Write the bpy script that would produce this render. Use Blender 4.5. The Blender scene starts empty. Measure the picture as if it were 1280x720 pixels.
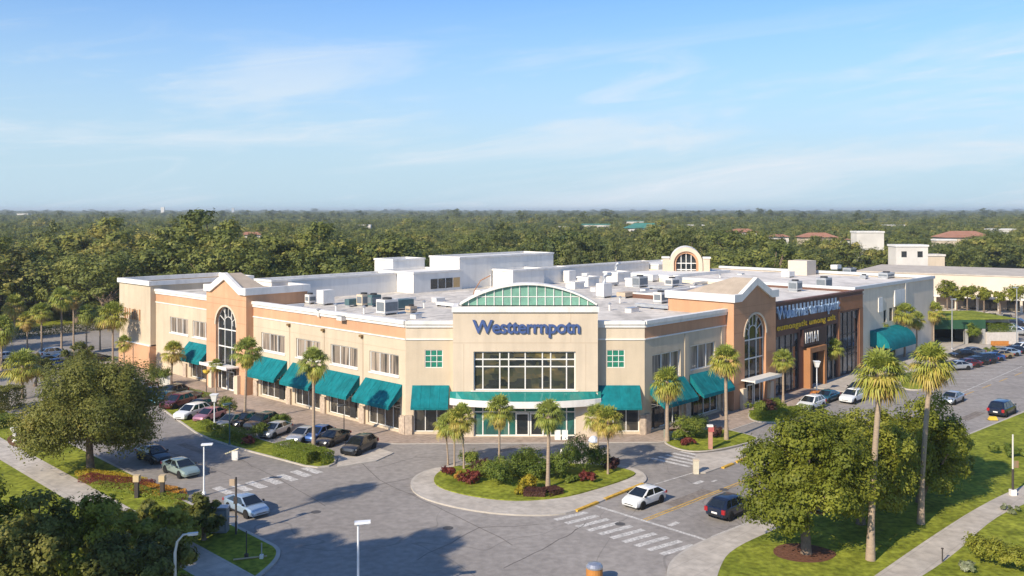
import bpy, bmesh, math, random
import numpy as np
from mathutils import Vector, Matrix, noise as mnoise
R = math.radians
sc = bpy.context.scene
COL = sc.collection

# ---------------------------------------------------------------- camera, sky, sun, exposure
CAM_H = 25.0
FPX = 1150.0
cam_d = bpy.data.cameras.new('camera')
cam = bpy.data.objects.new('camera', cam_d)
COL.objects.link(cam)
cam.location = (0, 0, CAM_H)
cam.rotation_euler = (R(90), 0, 0)
cam_d.sensor_width = 36
cam_d.lens = 36 * FPX / 1280
cam_d.shift_y = -97 / 1280
cam_d.clip_start = 0.5
cam_d.clip_end = 30000
sc.camera = cam

SUN_EL = R(32)
SUN_H = Vector((-0.642, -0.767))           # horizontal direction towards the sun
SUN_V = Vector((SUN_H.x * math.cos(SUN_EL), SUN_H.y * math.cos(SUN_EL), math.sin(SUN_EL)))
sun_d = bpy.data.lights.new('sun', 'SUN')
sun_d.energy = 5.0
sun_d.angle = R(0.55)
sun_d.color = (1.0, 0.875, 0.69)
sun = bpy.data.objects.new('sun', sun_d)
COL.objects.link(sun)
sun.location = (-60, -60, 80)
sun.rotation_euler = (-SUN_V).to_track_quat('-Z', 'Y').to_euler()

world = bpy.data.worlds.new('World')
sc.world = world
world.use_nodes = True
wn = world.node_tree
wn.nodes.clear()
def wnode(t, **k):
    n = wn.nodes.new(t)
    for a, v in k.items():
        setattr(n, a, v)
    return n
w_out = wnode('ShaderNodeOutputWorld')
w_bg = wnode('ShaderNodeBackground')
w_sky = wnode('ShaderNodeTexSky', sky_type='NISHITA', sun_disc=False)
w_sky.sun_elevation = SUN_EL
w_sky.sun_rotation = math.atan2(SUN_H.x, SUN_H.y)
w_sky.altitude = 0
w_sky.air_density = 1.0
w_sky.dust_density = 0.6
w_sky.ozone_density = 2.5
w_bg.inputs['Strength'].default_value = 0.118
# thin cirrus: noise on a plane high above, stretched along one direction
w_tc = wnode('ShaderNodeTexCoord')
w_sep = wnode('ShaderNodeSeparateXYZ')
wn.links.new(w_tc.outputs['Generated'], w_sep.inputs[0])
def wmath(op, a, b=None, clamp=False):
    n = wnode('ShaderNodeMath', operation=op, use_clamp=clamp)
    for i, v in enumerate((a, b)):
        if v is None: continue
        if isinstance(v, (int, float)): n.inputs[i].default_value = v
        else: wn.links.new(v, n.inputs[i])
    return n.outputs[0]
def cloud(rot, sx, sz, lo, hi, seed, rough=0.62, distort=0.5):
    """streaks in the sky dome: noise over the direction, squeezed in height and slightly tilted"""
    mp0 = wnode('ShaderNodeMapping'); mp0.inputs['Rotation'].default_value = (0, R(rot), 0)
    wn.links.new(w_tc.outputs['Generated'], mp0.inputs[0])
    mp = wnode('ShaderNodeMapping')
    mp.inputs['Scale'].default_value = (sx, sx, sz)
    mp.inputs['Location'].default_value = (seed, seed * .7, seed * .3)
    wn.links.new(mp0.outputs[0], mp.inputs[0])
    nz = wnode('ShaderNodeTexNoise')
    nz.inputs['Scale'].default_value = 1
    nz.inputs['Detail'].default_value = 8
    nz.inputs['Roughness'].default_value = rough
    nz.inputs['Distortion'].default_value = distort
    wn.links.new(mp.outputs[0], nz.inputs['Vector'])
    mr = wnode('ShaderNodeMapRange', interpolation_type='SMOOTHSTEP')
    mr.inputs['From Min'].default_value = lo
    mr.inputs['From Max'].default_value = hi
    wn.links.new(nz.outputs[0], mr.inputs['Value'])
    return mr.outputs[0]
c1 = cloud(5, 1.9, 15, 0.47, 0.66, 13.2)
c2 = cloud(8, 4.5, 34, 0.50, 0.78, 1.1, 0.66, 1.0)
cl = wmath('ADD', wmath('MULTIPLY', c1, 0.62), wmath('MULTIPLY', c2, 0.55), clamp=True)
high = wnode('ShaderNodeMapRange', interpolation_type='SMOOTHSTEP')
high.inputs['From Min'].default_value = 0.11
high.inputs['From Max'].default_value = 0.215
high.inputs['To Min'].default_value = 1.0
high.inputs['To Max'].default_value = 0.10
wn.links.new(w_sep.outputs['Z'], high.inputs['Value'])
cl = wmath('MULTIPLY', cl, high.outputs[0])
# pale veil low in the sky
veil = wnode('ShaderNodeMapRange', interpolation_type='SMOOTHSTEP')
veil.inputs['From Min'].default_value = 0.0
veil.inputs['From Max'].default_value = 0.30
veil.inputs['To Min'].default_value = 0.95
veil.inputs['To Max'].default_value = 0.0
wn.links.new(w_sep.outputs['Z'], veil.inputs['Value'])
w_gain = wnode('ShaderNodeMix', data_type='RGBA', blend_type='MULTIPLY')
w_gain.inputs[0].default_value = 1
w_gain.inputs[7].default_value = (0.60, 0.90, 1.25, 1)
wn.links.new(w_sky.outputs[0], w_gain.inputs[6])
w_veil = wnode('ShaderNodeMix', data_type='RGBA')
wn.links.new(veil.outputs[0], w_veil.inputs[0])
wn.links.new(w_gain.outputs[2], w_veil.inputs[6])
w_veil.inputs[7].default_value = (3.75, 4.95, 5.75, 1)
w_mix = wnode('ShaderNodeMix', data_type='RGBA')
wn.links.new(cl, w_mix.inputs[0])
wn.links.new(w_veil.outputs[2], w_mix.inputs[6])
w_mix.inputs[7].default_value = (5.2, 5.75, 6.3, 1)
wn.links.new(w_mix.outputs[2], w_bg.inputs['Color'])
wn.links.new(w_bg.outputs[0], w_out.inputs[0])

sc.view_settings.view_transform = 'Standard'
sc.view_settings.look = 'None'
sc.view_settings.gamma = 1
sc.view_settings.use_curve_mapping = False
sc.view_settings.exposure = 0.36
sc.render.engine = 'CYCLES'
sc.cycles.use_denoising = True
sc.cycles.max_bounces = 6
sc.cycles.diffuse_bounces = 3
sc.cycles.transparent_max_bounces = 6
sc.cycles.sample_clamp_indirect = 6

# ---------------------------------------------------------------- helpers
def G(px, py, z=0.0):
    """where the sight line through a pixel of the photograph meets the level z: used once to survey the site plan"""
    d = (CAM_H - z) * FPX / (py - 263.0)
    return Vector(((px - 640.0) / FPX * d, d, z))
U = Vector((0.69, 0.724, 0.0)).normalized()       # along the right facade
V = Vector((-U.y, U.x, 0.0))                      # along the left facade
C0 = Vector((2.1, 89.28, 0.0))
def W(a, b, z=0.0):
    return C0 + U * a + V * b + Vector((0, 0, z))
def to_ab(p):
    q = Vector((p[0], p[1], 0)) - C0
    return q.dot(U), q.dot(V)

def tag(o, label=None, cat=None, group=None, kind=None):
    if label: o['label'] = label
    if cat: o['category'] = cat
    if group: o['group'] = group
    if kind: o['kind'] = kind
    return o
def thing(name, label, cat, loc=(0, 0, 0), rz=0.0, group=None):
    o = bpy.data.objects.new(name, None)
    o.empty_display_size = 0.3
    COL.objects.link(o)
    o.location = loc
    o.rotation_euler = (0, 0, rz)
    return tag(o, label, cat, group)
def link(name, me, mats=None, parent=None, loc=None):
    o = bpy.data.objects.new(name, me)
    COL.objects.link(o)
    if mats is not None:
        for m in (mats if isinstance(mats, (list, tuple)) else [mats]):
            me.materials.append(m)
    if parent is not None: o.parent = parent
    if loc is not None: o.location = loc
    return o
def copy_tree(o, parent=None):
    c = o.copy()
    COL.objects.link(c)
    if parent is not None: c.parent = parent
    for ch in o.children:
        copy_tree(ch, c)
    return c

class MB:
    """collects faces for ONE mesh"""
    def __init__(s):
        s.v = []; s.f = []; s.m = []
    def poly(s, pts, mi=0):
        i = len(s.v)
        s.v.extend([tuple(p) for p in pts]); s.f.append(tuple(range(i, i + len(pts)))); s.m.append(mi)
    def hexa(s, p, mi=0):
        """p: 8 points, 4 bottom then 4 top"""
        i = len(s.v)
        s.v.extend([tuple(q) for q in p])
        for f in ((3, 2, 1, 0), (4, 5, 6, 7), (0, 1, 5, 4), (1, 2, 6, 5), (2, 3, 7, 6), (3, 0, 4, 7)):
            s.f.append(tuple(i + k for k in f)); s.m.append(mi)
    def box(s, x0, x1, y0, y1, z0, z1, mi=0, fn=None):
        p = [(x0, y0, z0), (x1, y0, z0), (x1, y1, z0), (x0, y1, z0), (x0, y0, z1), (x1, y0, z1), (x1, y1, z1), (x0, y1, z1)]
        if fn: p = [fn(*q) for q in p]
        s.hexa(p, mi)
    def prism(s, pts, z0, z1, mi=0, cap=True, bottom=False):
        n = len(pts); i = len(s.v)
        s.v.extend([(p[0], p[1], z0) for p in pts]); s.v.extend([(p[0], p[1], z1) for p in pts])
        for k in range(n):
            s.f.append((i + k, i + (k + 1) % n, i + n + (k + 1) % n, i + n + k)); s.m.append(mi)
        if cap: s.f.append(tuple(i + n + k for k in range(n))); s.m.append(mi)
        if bottom: s.f.append(tuple(i + n - 1 - k for k in range(n))); s.m.append(mi)
    def tube(s, path, rad, n=8, mi=0, caps=True):
        if not isinstance(rad, (list, tuple)): rad = [rad] * len(path)
        path = [Vector(p) for p in path]
        base = len(s.v)
        for k, p in enumerate(path):
            t = (path[min(k + 1, len(path) - 1)] - path[max(k - 1, 0)])
            t = t.normalized() if t.length > 1e-9 else Vector((0, 0, 1))
            a = t.orthogonal().normalized() if abs(t.z) < .99 else Vector((1, 0, 0)) - t * t.x
            if abs(t.z) >= .99: a.normalize()
            b = t.cross(a).normalized()
            for j in range(n):
                q = p + (a * math.cos(2 * math.pi * j / n) + b * math.sin(2 * math.pi * j / n)) * rad[k]
                s.v.append(tuple(q))
        for k in range(len(path) - 1):
            for j in range(n):
                s.f.append((base + k * n + j, base + k * n + (j + 1) % n, base + (k + 1) * n + (j + 1) % n, base + (k + 1) * n + j)); s.m.append(mi)
        if caps:
            s.f.append(tuple(base + n - 1 - j for j in range(n))); s.m.append(mi)
            l = base + (len(path) - 1) * n
            s.f.append(tuple(l + j for j in range(n))); s.m.append(mi)
    def lathe(s, prof, cx=0, cy=0, n=16, mi=0, axis='z', z0=0):
        base = len(s.v)
        for (r, z) in prof:
            for j in range(n):
                c, d = math.cos(2 * math.pi * j / n) * r, math.sin(2 * math.pi * j / n) * r
                if axis == 'z': s.v.append((cx + c, cy + d, z0 + z))
                else: s.v.append((cx + c, cy + z, z0 + d))
        for k in range(len(prof) - 1):
            for j in range(n):
                s.f.append((base + k * n + j, base + k * n + (j + 1) % n, base + (k + 1) * n + (j + 1) % n, base + (k + 1) * n + j)); s.m.append(mi)
        for k in (0, len(prof) - 1):
            if prof[k][0] > 1e-4:
                s.f.append(tuple(base + k * n + j for j in range(n))); s.m.append(mi)
    def mesh(s, name, smooth=None):
        me = bpy.data.meshes.new(name)
        me.from_pydata(s.v, [], s.f)
        me.polygons.foreach_set('material_index', s.m)
        me.update()
        if smooth is not None:
            me.polygons.foreach_set('use_smooth', [True] * len(me.polygons))
            me.set_sharp_from_angle(angle=R(smooth))
        return me
    def build(s, name, mats, parent=None, loc=None, smooth=None):
        return link(name, s.mesh(name, smooth), mats, parent, loc)

class Fr:
    """a wall's frame: t along the wall, n outwards, z up"""
    def __init__(s, o, d, n):
        s.o = Vector(o); s.d = Vector(d); s.n = Vector(n)
    def __call__(s, t, n, z):
        return s.o + s.d * t + s.n * n + Vector((0, 0, z))
    def box(s, mb, t0, t1, n0, n1, z0, z1, mi=0):
        mb.box(t0, t1, n0, n1, z0, z1, mi, fn=lambda a, b, c: s(a, b, c))
    def wall(s, mb, t0, t1, z0, z1, holes=(), n=0.0, depth=0.25, mi=0, reveal=None):
        ts = sorted(set([t0, t1] + [max(t0, min(t1, q)) for h in holes for q in h[:2]]))
        zs = sorted(set([z0, z1] + [max(z0, min(z1, q)) for h in holes for q in h[2:4]]))
        for i in range(len(ts) - 1):
            for j in range(len(zs) - 1):
                a, b, c, d = ts[i], ts[i + 1], zs[j], zs[j + 1]
                m = ((a + b) / 2, (c + d) / 2)
                if any(h[0] < m[0] < h[1] and h[2] < m[1] < h[3] for h in holes): continue
                mb.poly([s(a, n, c), s(b, n, c), s(b, n, d), s(a, n, d)], mi)
        for (a, b, c, d) in holes:
            r = mi if reveal is None else reveal
            mb.poly([s(a, n, c), s(a, n - depth, c), s(a, n - depth, d), s(a, n, d)], r)
            mb.poly([s(b, n, c), s(b, n, d), s(b, n - depth, d), s(b, n - depth, c)], r)
            mb.poly([s(a, n, d), s(b, n, d), s(b, n - depth, d), s(a, n - depth, d)], r)
            mb.poly([s(a, n, c), s(b, n, c), s(b, n - depth, c), s(a, n - depth, c)], r)

# ---------------------------------------------------------------- materials
MATS = {}
def mat(name, col, rough=0.8, var=0.12, scale=3.0, spec=0.3, metal=0.0, bump=0.0, col2=None, var_scale2=None, coat=0.0, stretch=None, bscale=None):
    """principled material whose base colour wanders with noise in object space"""
    if name in MATS: return MATS[name]
    m = bpy.data.materials.new(name); m.use_nodes = True
    nt = m.node_tree; b = nt.nodes['Principled BSDF']
    b.inputs['Roughness'].default_value = rough
    b.inputs['Metallic'].default_value = metal
    b.inputs['Specular IOR Level'].default_value = spec
    b.inputs['Coat Weight'].default_value = coat
    tc = nt.nodes.new('ShaderNodeTexCoord')
    vec = tc.outputs['Object']
    if stretch:
        mp = nt.nodes.new('ShaderNodeMapping'); mp.inputs['Scale'].default_value = stretch
        nt.links.new(vec, mp.inputs[0]); vec = mp.outputs[0]
    nz = nt.nodes.new('ShaderNodeTexNoise')
    nz.inputs['Scale'].default_value = scale; nz.inputs['Detail'].default_value = 6; nz.inputs['Roughness'].default_value = .62
    nt.links.new(vec, nz.inputs['Vector'])
    mx = nt.nodes.new('ShaderNodeMix'); mx.data_type = 'RGBA'
    c = Vector(col[:3])
    lo = c * (1 - var); hi = Vector(col2) if col2 else c * (1 + var)
    mx.inputs[6].default_value = (*lo, 1); mx.inputs[7].default_value = (*hi, 1)
    mr = nt.nodes.new('ShaderNodeMapRange'); mr.inputs[1].default_value = .3; mr.inputs[2].default_value = .7
    nt.links.new(nz.outputs[0], mr.inputs[0]); nt.links.new(mr.outputs[0], mx.inputs[0])
    out = mx.outputs[2]
    if var_scale2:
        nz2 = nt.nodes.new('ShaderNodeTexNoise'); nz2.inputs['Scale'].default_value = var_scale2; nz2.inputs['Detail'].default_value = 4
        nt.links.new(tc.outputs['Object'], nz2.inputs['Vector'])
        mr2 = nt.nodes.new('ShaderNodeMapRange'); mr2.inputs[1].default_value = .32; mr2.inputs[2].default_value = .68; mr2.inputs[3].default_value = 1 - var * 1.3; mr2.inputs[4].default_value = 1 + var * .9
        nt.links.new(nz2.outputs[0], mr2.inputs[0])
        m2 = nt.nodes.new('ShaderNodeMix'); m2.data_type = 'RGBA'; m2.blend_type = 'MULTIPLY'; m2.inputs[0].default_value = 1
        nt.links.new(out, m2.inputs[6]); nt.links.new(mr2.outputs[0], m2.inputs[7]); out = m2.outputs[2]
    nt.links.new(out, b.inputs['Base Color'])
    if bump:
        nb = nt.nodes.new('ShaderNodeTexNoise'); nb.inputs['Scale'].default_value = bscale or scale * 8; nb.inputs['Detail'].default_value = 4
        nt.links.new(tc.outputs['Object'], nb.inputs['Vector'])
        bp = nt.nodes.new('ShaderNodeBump'); bp.inputs['Strength'].default_value = bump; bp.inputs['Distance'].default_value = .05
        nt.links.new(nb.outputs[0], bp.inputs['Height']); nt.links.new(bp.outputs[0], b.inputs['Normal'])
    MATS[name] = m
    return m

CREAM = mat('cream_stucco', (.55, .455, .335), .9, .06, .35, .15, bump=.15, var_scale2=.12)
CREAM2 = mat('pale_stucco', (.60, .50, .38), .9, .05, .4, .15, bump=.15, var_scale2=.12)
PEACH = mat('peach_stucco', (.56, .325, .195), .9, .07, .4, .15, bump=.15, var_scale2=.12)
TERRA = mat('terracotta_stucco', (.52, .285, .165), .9, .07, .4, .15, bump=.15, var_scale2=.12)
WHITE = mat('white_trim', (.73, .70, .655), .7, .05, .6, .3)
WHITEW = mat('white_render', (.69, .67, .635), .85, .06, .25, .2, var_scale2=.1)
GREYW = mat('grey_render', (.72, .61, .48), .9, .06, .3, .15, var_scale2=.1)
BROWN = mat('brown_panel', (.15, .075, .052), .7, .12, .5, .3)
RUST = mat('rust_panel', (.33, .15, .075), .8, .1, .5, .2)
TAN = mat('tan_roof', (.44, .36, .28), .9, .1, 1.0, .1, var_scale2=.2)
ROOF = mat('roof_membrane', (.60, .55, .485), .9, .13, .16, .15, var_scale2=.9, stretch=(1, 2.5, 1))
ROOFW = mat('white_membrane', (.66, .61, .55), .9, .1, .18, .15, var_scale2=.8)
TEAL = mat('teal_canvas', (.006, .155, .176), .85, .14, .8, .15, var_scale2=.5)
GREENG = mat('green_glass', (.17, .34, .26), .25, .2, .8, .5, coat=.4)
GREENP = mat('green_pane', (.02, .19, .125), .25, .35, 2.2, .5, coat=.4)
GLASS = mat('dark_glass', (.018, .022, .024), .06, .5, .9, .6, coat=.2)
GLASS2 = mat('teal_glass', (.02, .085, .085), .08, .4, .5, .6)
FRAME = mat('white_aluminium', (.72, .70, .66), .5, .05, 3, .4)
DARKM = mat('dark_metal', (.035, .035, .038), .5, .1, 3, .4)
STEEL = mat('galvanised_steel', (.48, .49, .50), .45, .12, 1.5, .5, metal=.6)
STONE = mat('stone_veneer', (.46, .37, .29), .9, .3, 2.5, .2, bump=.4)
SHOPIN = mat('shop_interior', (.16, .13, .10), .85, .6, .7, .1)
ASPH = mat('asphalt', (.275, .249, .226), .88, .12, .09, .25, bump=.25, var_scale2=1.6, bscale=9)
PAVER = mat('clay_pavers', (.40, .315, .255), .9, .14, .22, .15, bump=.2, var_scale2=1.8)
CONC = mat('concrete', (.48, .43, .37), .9, .12, .3, .15, bump=.15, var_scale2=1.4)
KERB = mat('kerb_concrete', (.44, .40, .35), .9, .12, 1.2, .15)
GRASS = mat('lawn', (.185, .225, .022), .95, .32, .35, .1, bump=.8, col2=(.30, .32, .04), var_scale2=2.2, bscale=14)
MULCH = mat('mulch', (.16, .075, .045), .95, .4, 5, .1, bump=.8)
EARTH = mat('forest_floor', (.045, .055, .02), .95, .3, .03, .1, var_scale2=.4)
PAINTW = mat('road_paint_white', (.58, .55, .51), .8, .3, 1.6, .2, col2=(.64, .61, .57), var_scale2=5)
PAINTY = mat('road_paint_yellow', (.60, .36, .06), .8, .22, 2.0, .2, var_scale2=5)
BARK = mat('bark', (.20, .15, .11), .95, .3, 3, .1, bump=.6)
PBARK = mat('palm_bark', (.34, .26, .19), .95, .22, 2.5, .1, bump=.5, stretch=(1, 1, 6))
BLACK = mat('black_plastic', (.018, .018, .02), .55, .1, 4, .3)
RUBBER = mat('tyre_rubber', (.02, .02, .02), .85, .1, 4, .2)
ALLOY = mat('alloy', (.5, .5, .52), .35, .08, 6, .5, metal=.8)
LAMPG = mat('lamp_lens', (.75, .77, .78), .15, .05, 5, .6, coat=.5)
TAILR = mat('tail_lens', (.32, .012, .015), .2, .1, 5, .6, coat=.5)
CARGLASS = mat('car_glass', (.012, .015, .018), .04, .2, 2, .8, coat=.3)
ORANGE = mat('orange_plastic', (.45, .19, .045), .6, .12, 2.5, .3)
BLUELET = mat('blue_letter', (.055, .095, .24), .5, .15, 1.5, .4)
YELLET = mat('yellow_letter', (.75, .47, .02), .5, .1, 2, .3)
SKYLET = mat('pale_blue_letter', (.10, .24, .52), .45, .5, 1.0, .4, col2=(.50, .64, .80))
REDROOF = mat('red_roof', (.34, .17, .115), .9, .15, .2, .1)
GREENROOF = mat('green_roof', (.06, .20, .165), .7, .15, .2, .2)

def curtain_mat():
    m = bpy.data.materials.new('curtained_glass'); m.use_nodes = True
    nt = m.node_tree; b = nt.nodes['Principled BSDF']
    tc = nt.nodes.new('ShaderNodeTexCoord')
    mp = nt.nodes.new('ShaderNodeMapping'); mp.inputs['Scale'].default_value = (1.7, 1.7, .12)
    nz = nt.nodes.new('ShaderNodeTexNoise'); nz.inputs['Scale'].default_value = 1.4; nz.inputs['Detail'].default_value = 5
    rp = nt.nodes.new('ShaderNodeValToRGB')
    e = rp.color_ramp.elements
    e[0].position = .36; e[0].color = (.05, .045, .04, 1)
    e[1].position = .62; e[1].color = (.40, .32, .25, 1)
    k = e.new(.48); k.color = (.20, .16, .125, 1)
    nt.links.new(tc.outputs['Object'], mp.inputs[0]); nt.links.new(mp.outputs[0], nz.inputs['Vector'])
    nt.links.new(nz.outputs[0], rp.inputs[0]); nt.links.new(rp.outputs[0], b.inputs['Base Color'])
    b.inputs['Roughness'].default_value = .5
    b.inputs['Coat Weight'].default_value = .6; b.inputs['Coat Roughness'].default_value = .05
    return m
CURT = curtain_mat()

def paver_bricks(m, scale, mortar=.03, amt=.82):
    """multiply the base colour by a brick/slab joint pattern laid on the ground"""
    nt = m.node_tree; b = nt.nodes['Principled BSDF']
    src = b.inputs['Base Color'].links[0].from_socket
    tc = nt.nodes.new('ShaderNodeTexCoord'); mp = nt.nodes.new('ShaderNodeMapping')
    mp.inputs['Rotation'].default_value = (0, 0, R(-46)); mp.inputs['Scale'].default_value = (scale,) * 3
    br = nt.nodes.new('ShaderNodeTexBrick'); br.offset = 0 if amt > .8 else .5
    br.inputs['Color1'].default_value = (1, 1, 1, 1); br.inputs['Color2'].default_value = (.93, .92, .91, 1); br.inputs['Mortar'].default_value = (amt, amt, amt, 1)
    br.inputs['Mortar Size'].default_value = mortar; br.inputs['Scale'].default_value = 1
    br.inputs['Brick Width'].default_value = 1; br.inputs['Row Height'].default_value = 1
    nt.links.new(tc.outputs['Object'], mp.inputs[0]); nt.links.new(mp.outputs[0], br.inputs['Vector'])
    mx = nt.nodes.new('ShaderNodeMix'); mx.data_type = 'RGBA'; mx.blend_type = 'MULTIPLY'; mx.inputs[0].default_value = 1
    nt.links.new(src, mx.inputs[6]); nt.links.new(br.outputs[0], mx.inputs[7]); nt.links.new(mx.outputs[2], b.inputs['Base Color'])
paver_bricks(CONC, .55, .02, .82)
paver_bricks(PAVER, .8, .04, .78)

def asphalt_detail(m):
    """long tar-sealed cracks and faint wheel wear on the asphalt"""
    nt = m.node_tree; b = nt.nodes['Principled BSDF']
    src = b.inputs['Base Color'].links[0].from_socket
    tc = nt.nodes.new('ShaderNodeTexCoord')
    wv = nt.nodes.new('ShaderNodeTexNoise'); wv.inputs['Scale'].default_value = .07; wv.inputs['Detail'].default_value = 2; wv.inputs['Distortion'].default_value = .6
    nt.links.new(tc.outputs['Object'], wv.inputs['Vector'])
    d = nt.nodes.new('ShaderNodeMath'); d.operation = 'SUBTRACT'; d.inputs[1].default_value = .5
    ab = nt.nodes.new('ShaderNodeMath'); ab.operation = 'ABSOLUTE'
    nt.links.new(wv.outputs[0], d.inputs[0]); nt.links.new(d.outputs[0], ab.inputs[0])
    mr = nt.nodes.new('ShaderNodeMapRange'); mr.inputs[1].default_value = .0012; mr.inputs[2].default_value = .003; mr.inputs[3].default_value = .78; mr.inputs[4].default_value = 1
    nt.links.new(ab.outputs[0], mr.inputs[0])
    mx = nt.nodes.new('ShaderNodeMix'); mx.data_type = 'RGBA'; mx.blend_type = 'MULTIPLY'; mx.inputs[0].default_value = 1
    nt.links.new(src, mx.inputs[6]); nt.links.new(mr.outputs[0], mx.inputs[7]); nt.links.new(mx.outputs[2], b.inputs['Base Color'])
asphalt_detail(ASPH)

def leaf_mat(name, stops, trans=.3, rough=.55):
    """leaf material: colour from the 'tint' stored on each leaf, part of the light passes through"""
    m = bpy.data.materials.new(name); m.use_nodes = True
    nt = m.node_tree; b = nt.nodes['Principled BSDF']; out = nt.nodes['Material Output']
    at = nt.nodes.new('ShaderNodeAttribute'); at.attribute_name = 'tint'
    oi = nt.nodes.new('ShaderNodeObjectInfo')
    ad = nt.nodes.new('ShaderNodeMath'); ad.operation = 'MULTIPLY_ADD'; ad.inputs[1].default_value = .44; ad.inputs[2].default_value = -.22
    nt.links.new(oi.outputs['Random'], ad.inputs[0])
    sm = nt.nodes.new('ShaderNodeMath'); sm.operation = 'ADD'; sm.use_clamp = True
    nt.links.new(at.outputs['Fac'], sm.inputs[0]); nt.links.new(ad.outputs[0], sm.inputs[1])
    rp = nt.nodes.new('ShaderNodeValToRGB'); e = rp.color_ramp.elements
    e[0].position = stops[0][0]; e[0].color = (*stops[0][1], 1)
    e[1].position = stops[-1][0]; e[1].color = (*stops[-1][1], 1)
    for p, c in stops[1:-1]:
        k = e.new(p); k.color = (*c, 1)
    nt.links.new(sm.outputs[0], rp.inputs[0])
    nt.links.new(rp.outputs[0], b.inputs['Base Color'])
    b.inputs['Roughness'].default_value = rough; b.inputs['Specular IOR Level'].default_value = .25
    tr = nt.nodes.new('ShaderNodeBsdfTranslucent'); nt.links.new(rp.outputs[0], tr.inputs[0])
    mx = nt.nodes.new('ShaderNodeMixShader'); mx.inputs[0].default_value = trans
    nt.links.new(b.outputs[0], mx.inputs[1]); nt.links.new(tr.outputs[0], mx.inputs[2]); nt.links.new(mx.outputs[0], out.inputs[0])
    return m
OAKL = leaf_mat('oak_leaves', [(0, (.080, .092, .020)), (.5, (.165, .175, .036)), (.85, (.25, .24, .055)), (1, (.34, .27, .06))], .38)
OLIVEL = leaf_mat('bright_oak_leaves', [(0, (.12, .145, .016)), (.5, (.26, .275, .034)), (1, (.42, .40, .07))], .40)
FORL = leaf_mat('forest_leaves', [(0, (.056, .084, .026)), (.32, (.15, .175, .042)), (.68, (.22, .235, .052)), (1, (.38, .33, .085))], .32)
PINEL = leaf_mat('pine_needles', [(0, (.06, .080, .022)), (.6, (.165, .185, .05)), (1, (.28, .27, .09))], .3)
PALML = leaf_mat('palm_fronds', [(0, (.46, .31, .11)), (.22, (.48, .36, .09)), (.4, (.38, .36, .06)), (.62, (.25, .29, .05)), (1, (.30, .34, .08))], .25, .45)
BUSHL = leaf_mat('bush_leaves', [(0, (.06, .10, .016)), (.5, (.15, .195, .028)), (1, (.28, .31, .05))])
HEDGEL = leaf_mat('hedge_leaves', [(0, (.08, .13, .012)), (.5, (.16, .21, .02)), (1, (.27, .30, .04))])
YELLL = leaf_mat('yellow_leaves', [(0, (.22, .20, .02)), (.5, (.42, .33, .025)), (1, (.60, .42, .04))])
REDL = leaf_mat('red_leaves', [(0, (.10, .022, .022)), (.5, (.20, .045, .035)), (1, (.30, .09, .05))])
PURPL = leaf_mat('purple_leaves', [(0, (.045, .018, .02)), (.5, (.09, .035, .035)), (1, (.14, .07, .04))])
WHITEL = leaf_mat('white_blossom', [(0, (.10, .14, .03)), (.55, (.3, .32, .2)), (1, (.75, .72, .65))])
ORANL = leaf_mat('orange_blossom', [(0, (.14, .16, .02)), (.5, (.45, .22, .03)), (1, (.62, .30, .04))])

def interior_reflection_glass(name, tones, scale, rough=.08):
    """dark shop glass with goods, lamps and reflections painted into its colour"""
    m = bpy.data.materials.new(name); m.use_nodes = True
    nt = m.node_tree; b = nt.nodes['Principled BSDF']
    tc = nt.nodes.new('ShaderNodeTexCoord'); mp = nt.nodes.new('ShaderNodeMapping'); mp.inputs['Scale'].default_value = scale
    vo = nt.nodes.new('ShaderNodeTexVoronoi'); vo.distance = 'CHEBYCHEV'; vo.inputs['Scale'].default_value = 1.0
    nz = nt.nodes.new('ShaderNodeTexNoise'); nz.inputs['Scale'].default_value = .6; nz.inputs['Detail'].default_value = 6
    nt.links.new(tc.outputs['Object'], mp.inputs[0]); nt.links.new(mp.outputs[0], vo.inputs['Vector']); nt.links.new(mp.outputs[0], nz.inputs['Vector'])
    sp = nt.nodes.new('ShaderNodeSeparateColor'); nt.links.new(vo.outputs['Color'], sp.inputs[0])
    mu = nt.nodes.new('ShaderNodeMath'); mu.operation = 'MULTIPLY'; nt.links.new(sp.outputs[0], mu.inputs[0]); nt.links.new(nz.outputs[0], mu.inputs[1])
    rp = nt.nodes.new('ShaderNodeValToRGB'); e = rp.color_ramp.elements
    e[0].position = 0; e[0].color = (*tones[0], 1); e[1].position = .62; e[1].color = (*tones[-1], 1)
    for k, c in enumerate(tones[1:-1]):
        q = e.new(.62 * (k + 1) / (len(tones) - 1)); q.color = (*c, 1)
    nt.links.new(mu.outputs[0], rp.inputs[0]); nt.links.new(rp.outputs[0], b.inputs['Base Color'])
    b.inputs['Roughness'].default_value = rough; b.inputs['Coat Weight'].default_value = .5; b.inputs['Coat Roughness'].default_value = .03
    return m
SHOPG = interior_reflection_glass('shop_glass', [(.015, .017, .018), (.03, .03, .028), (.06, .055, .045), (.20, .17, .12)], (1.3, 1.3, .8))
HALLG = interior_reflection_glass('hall_glass', [(.012, .018, .018), (.030, .036, .030), (.055, .058, .035), (.09, .075, .04), (.24, .19, .07)], (.9, .9, 1.6))
ENTG = interior_reflection_glass('entrance_glass', [(.012, .03, .03), (.02, .075, .07), (.02, .12, .10), (.10, .16, .13)], (.9, .9, .45))

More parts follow.
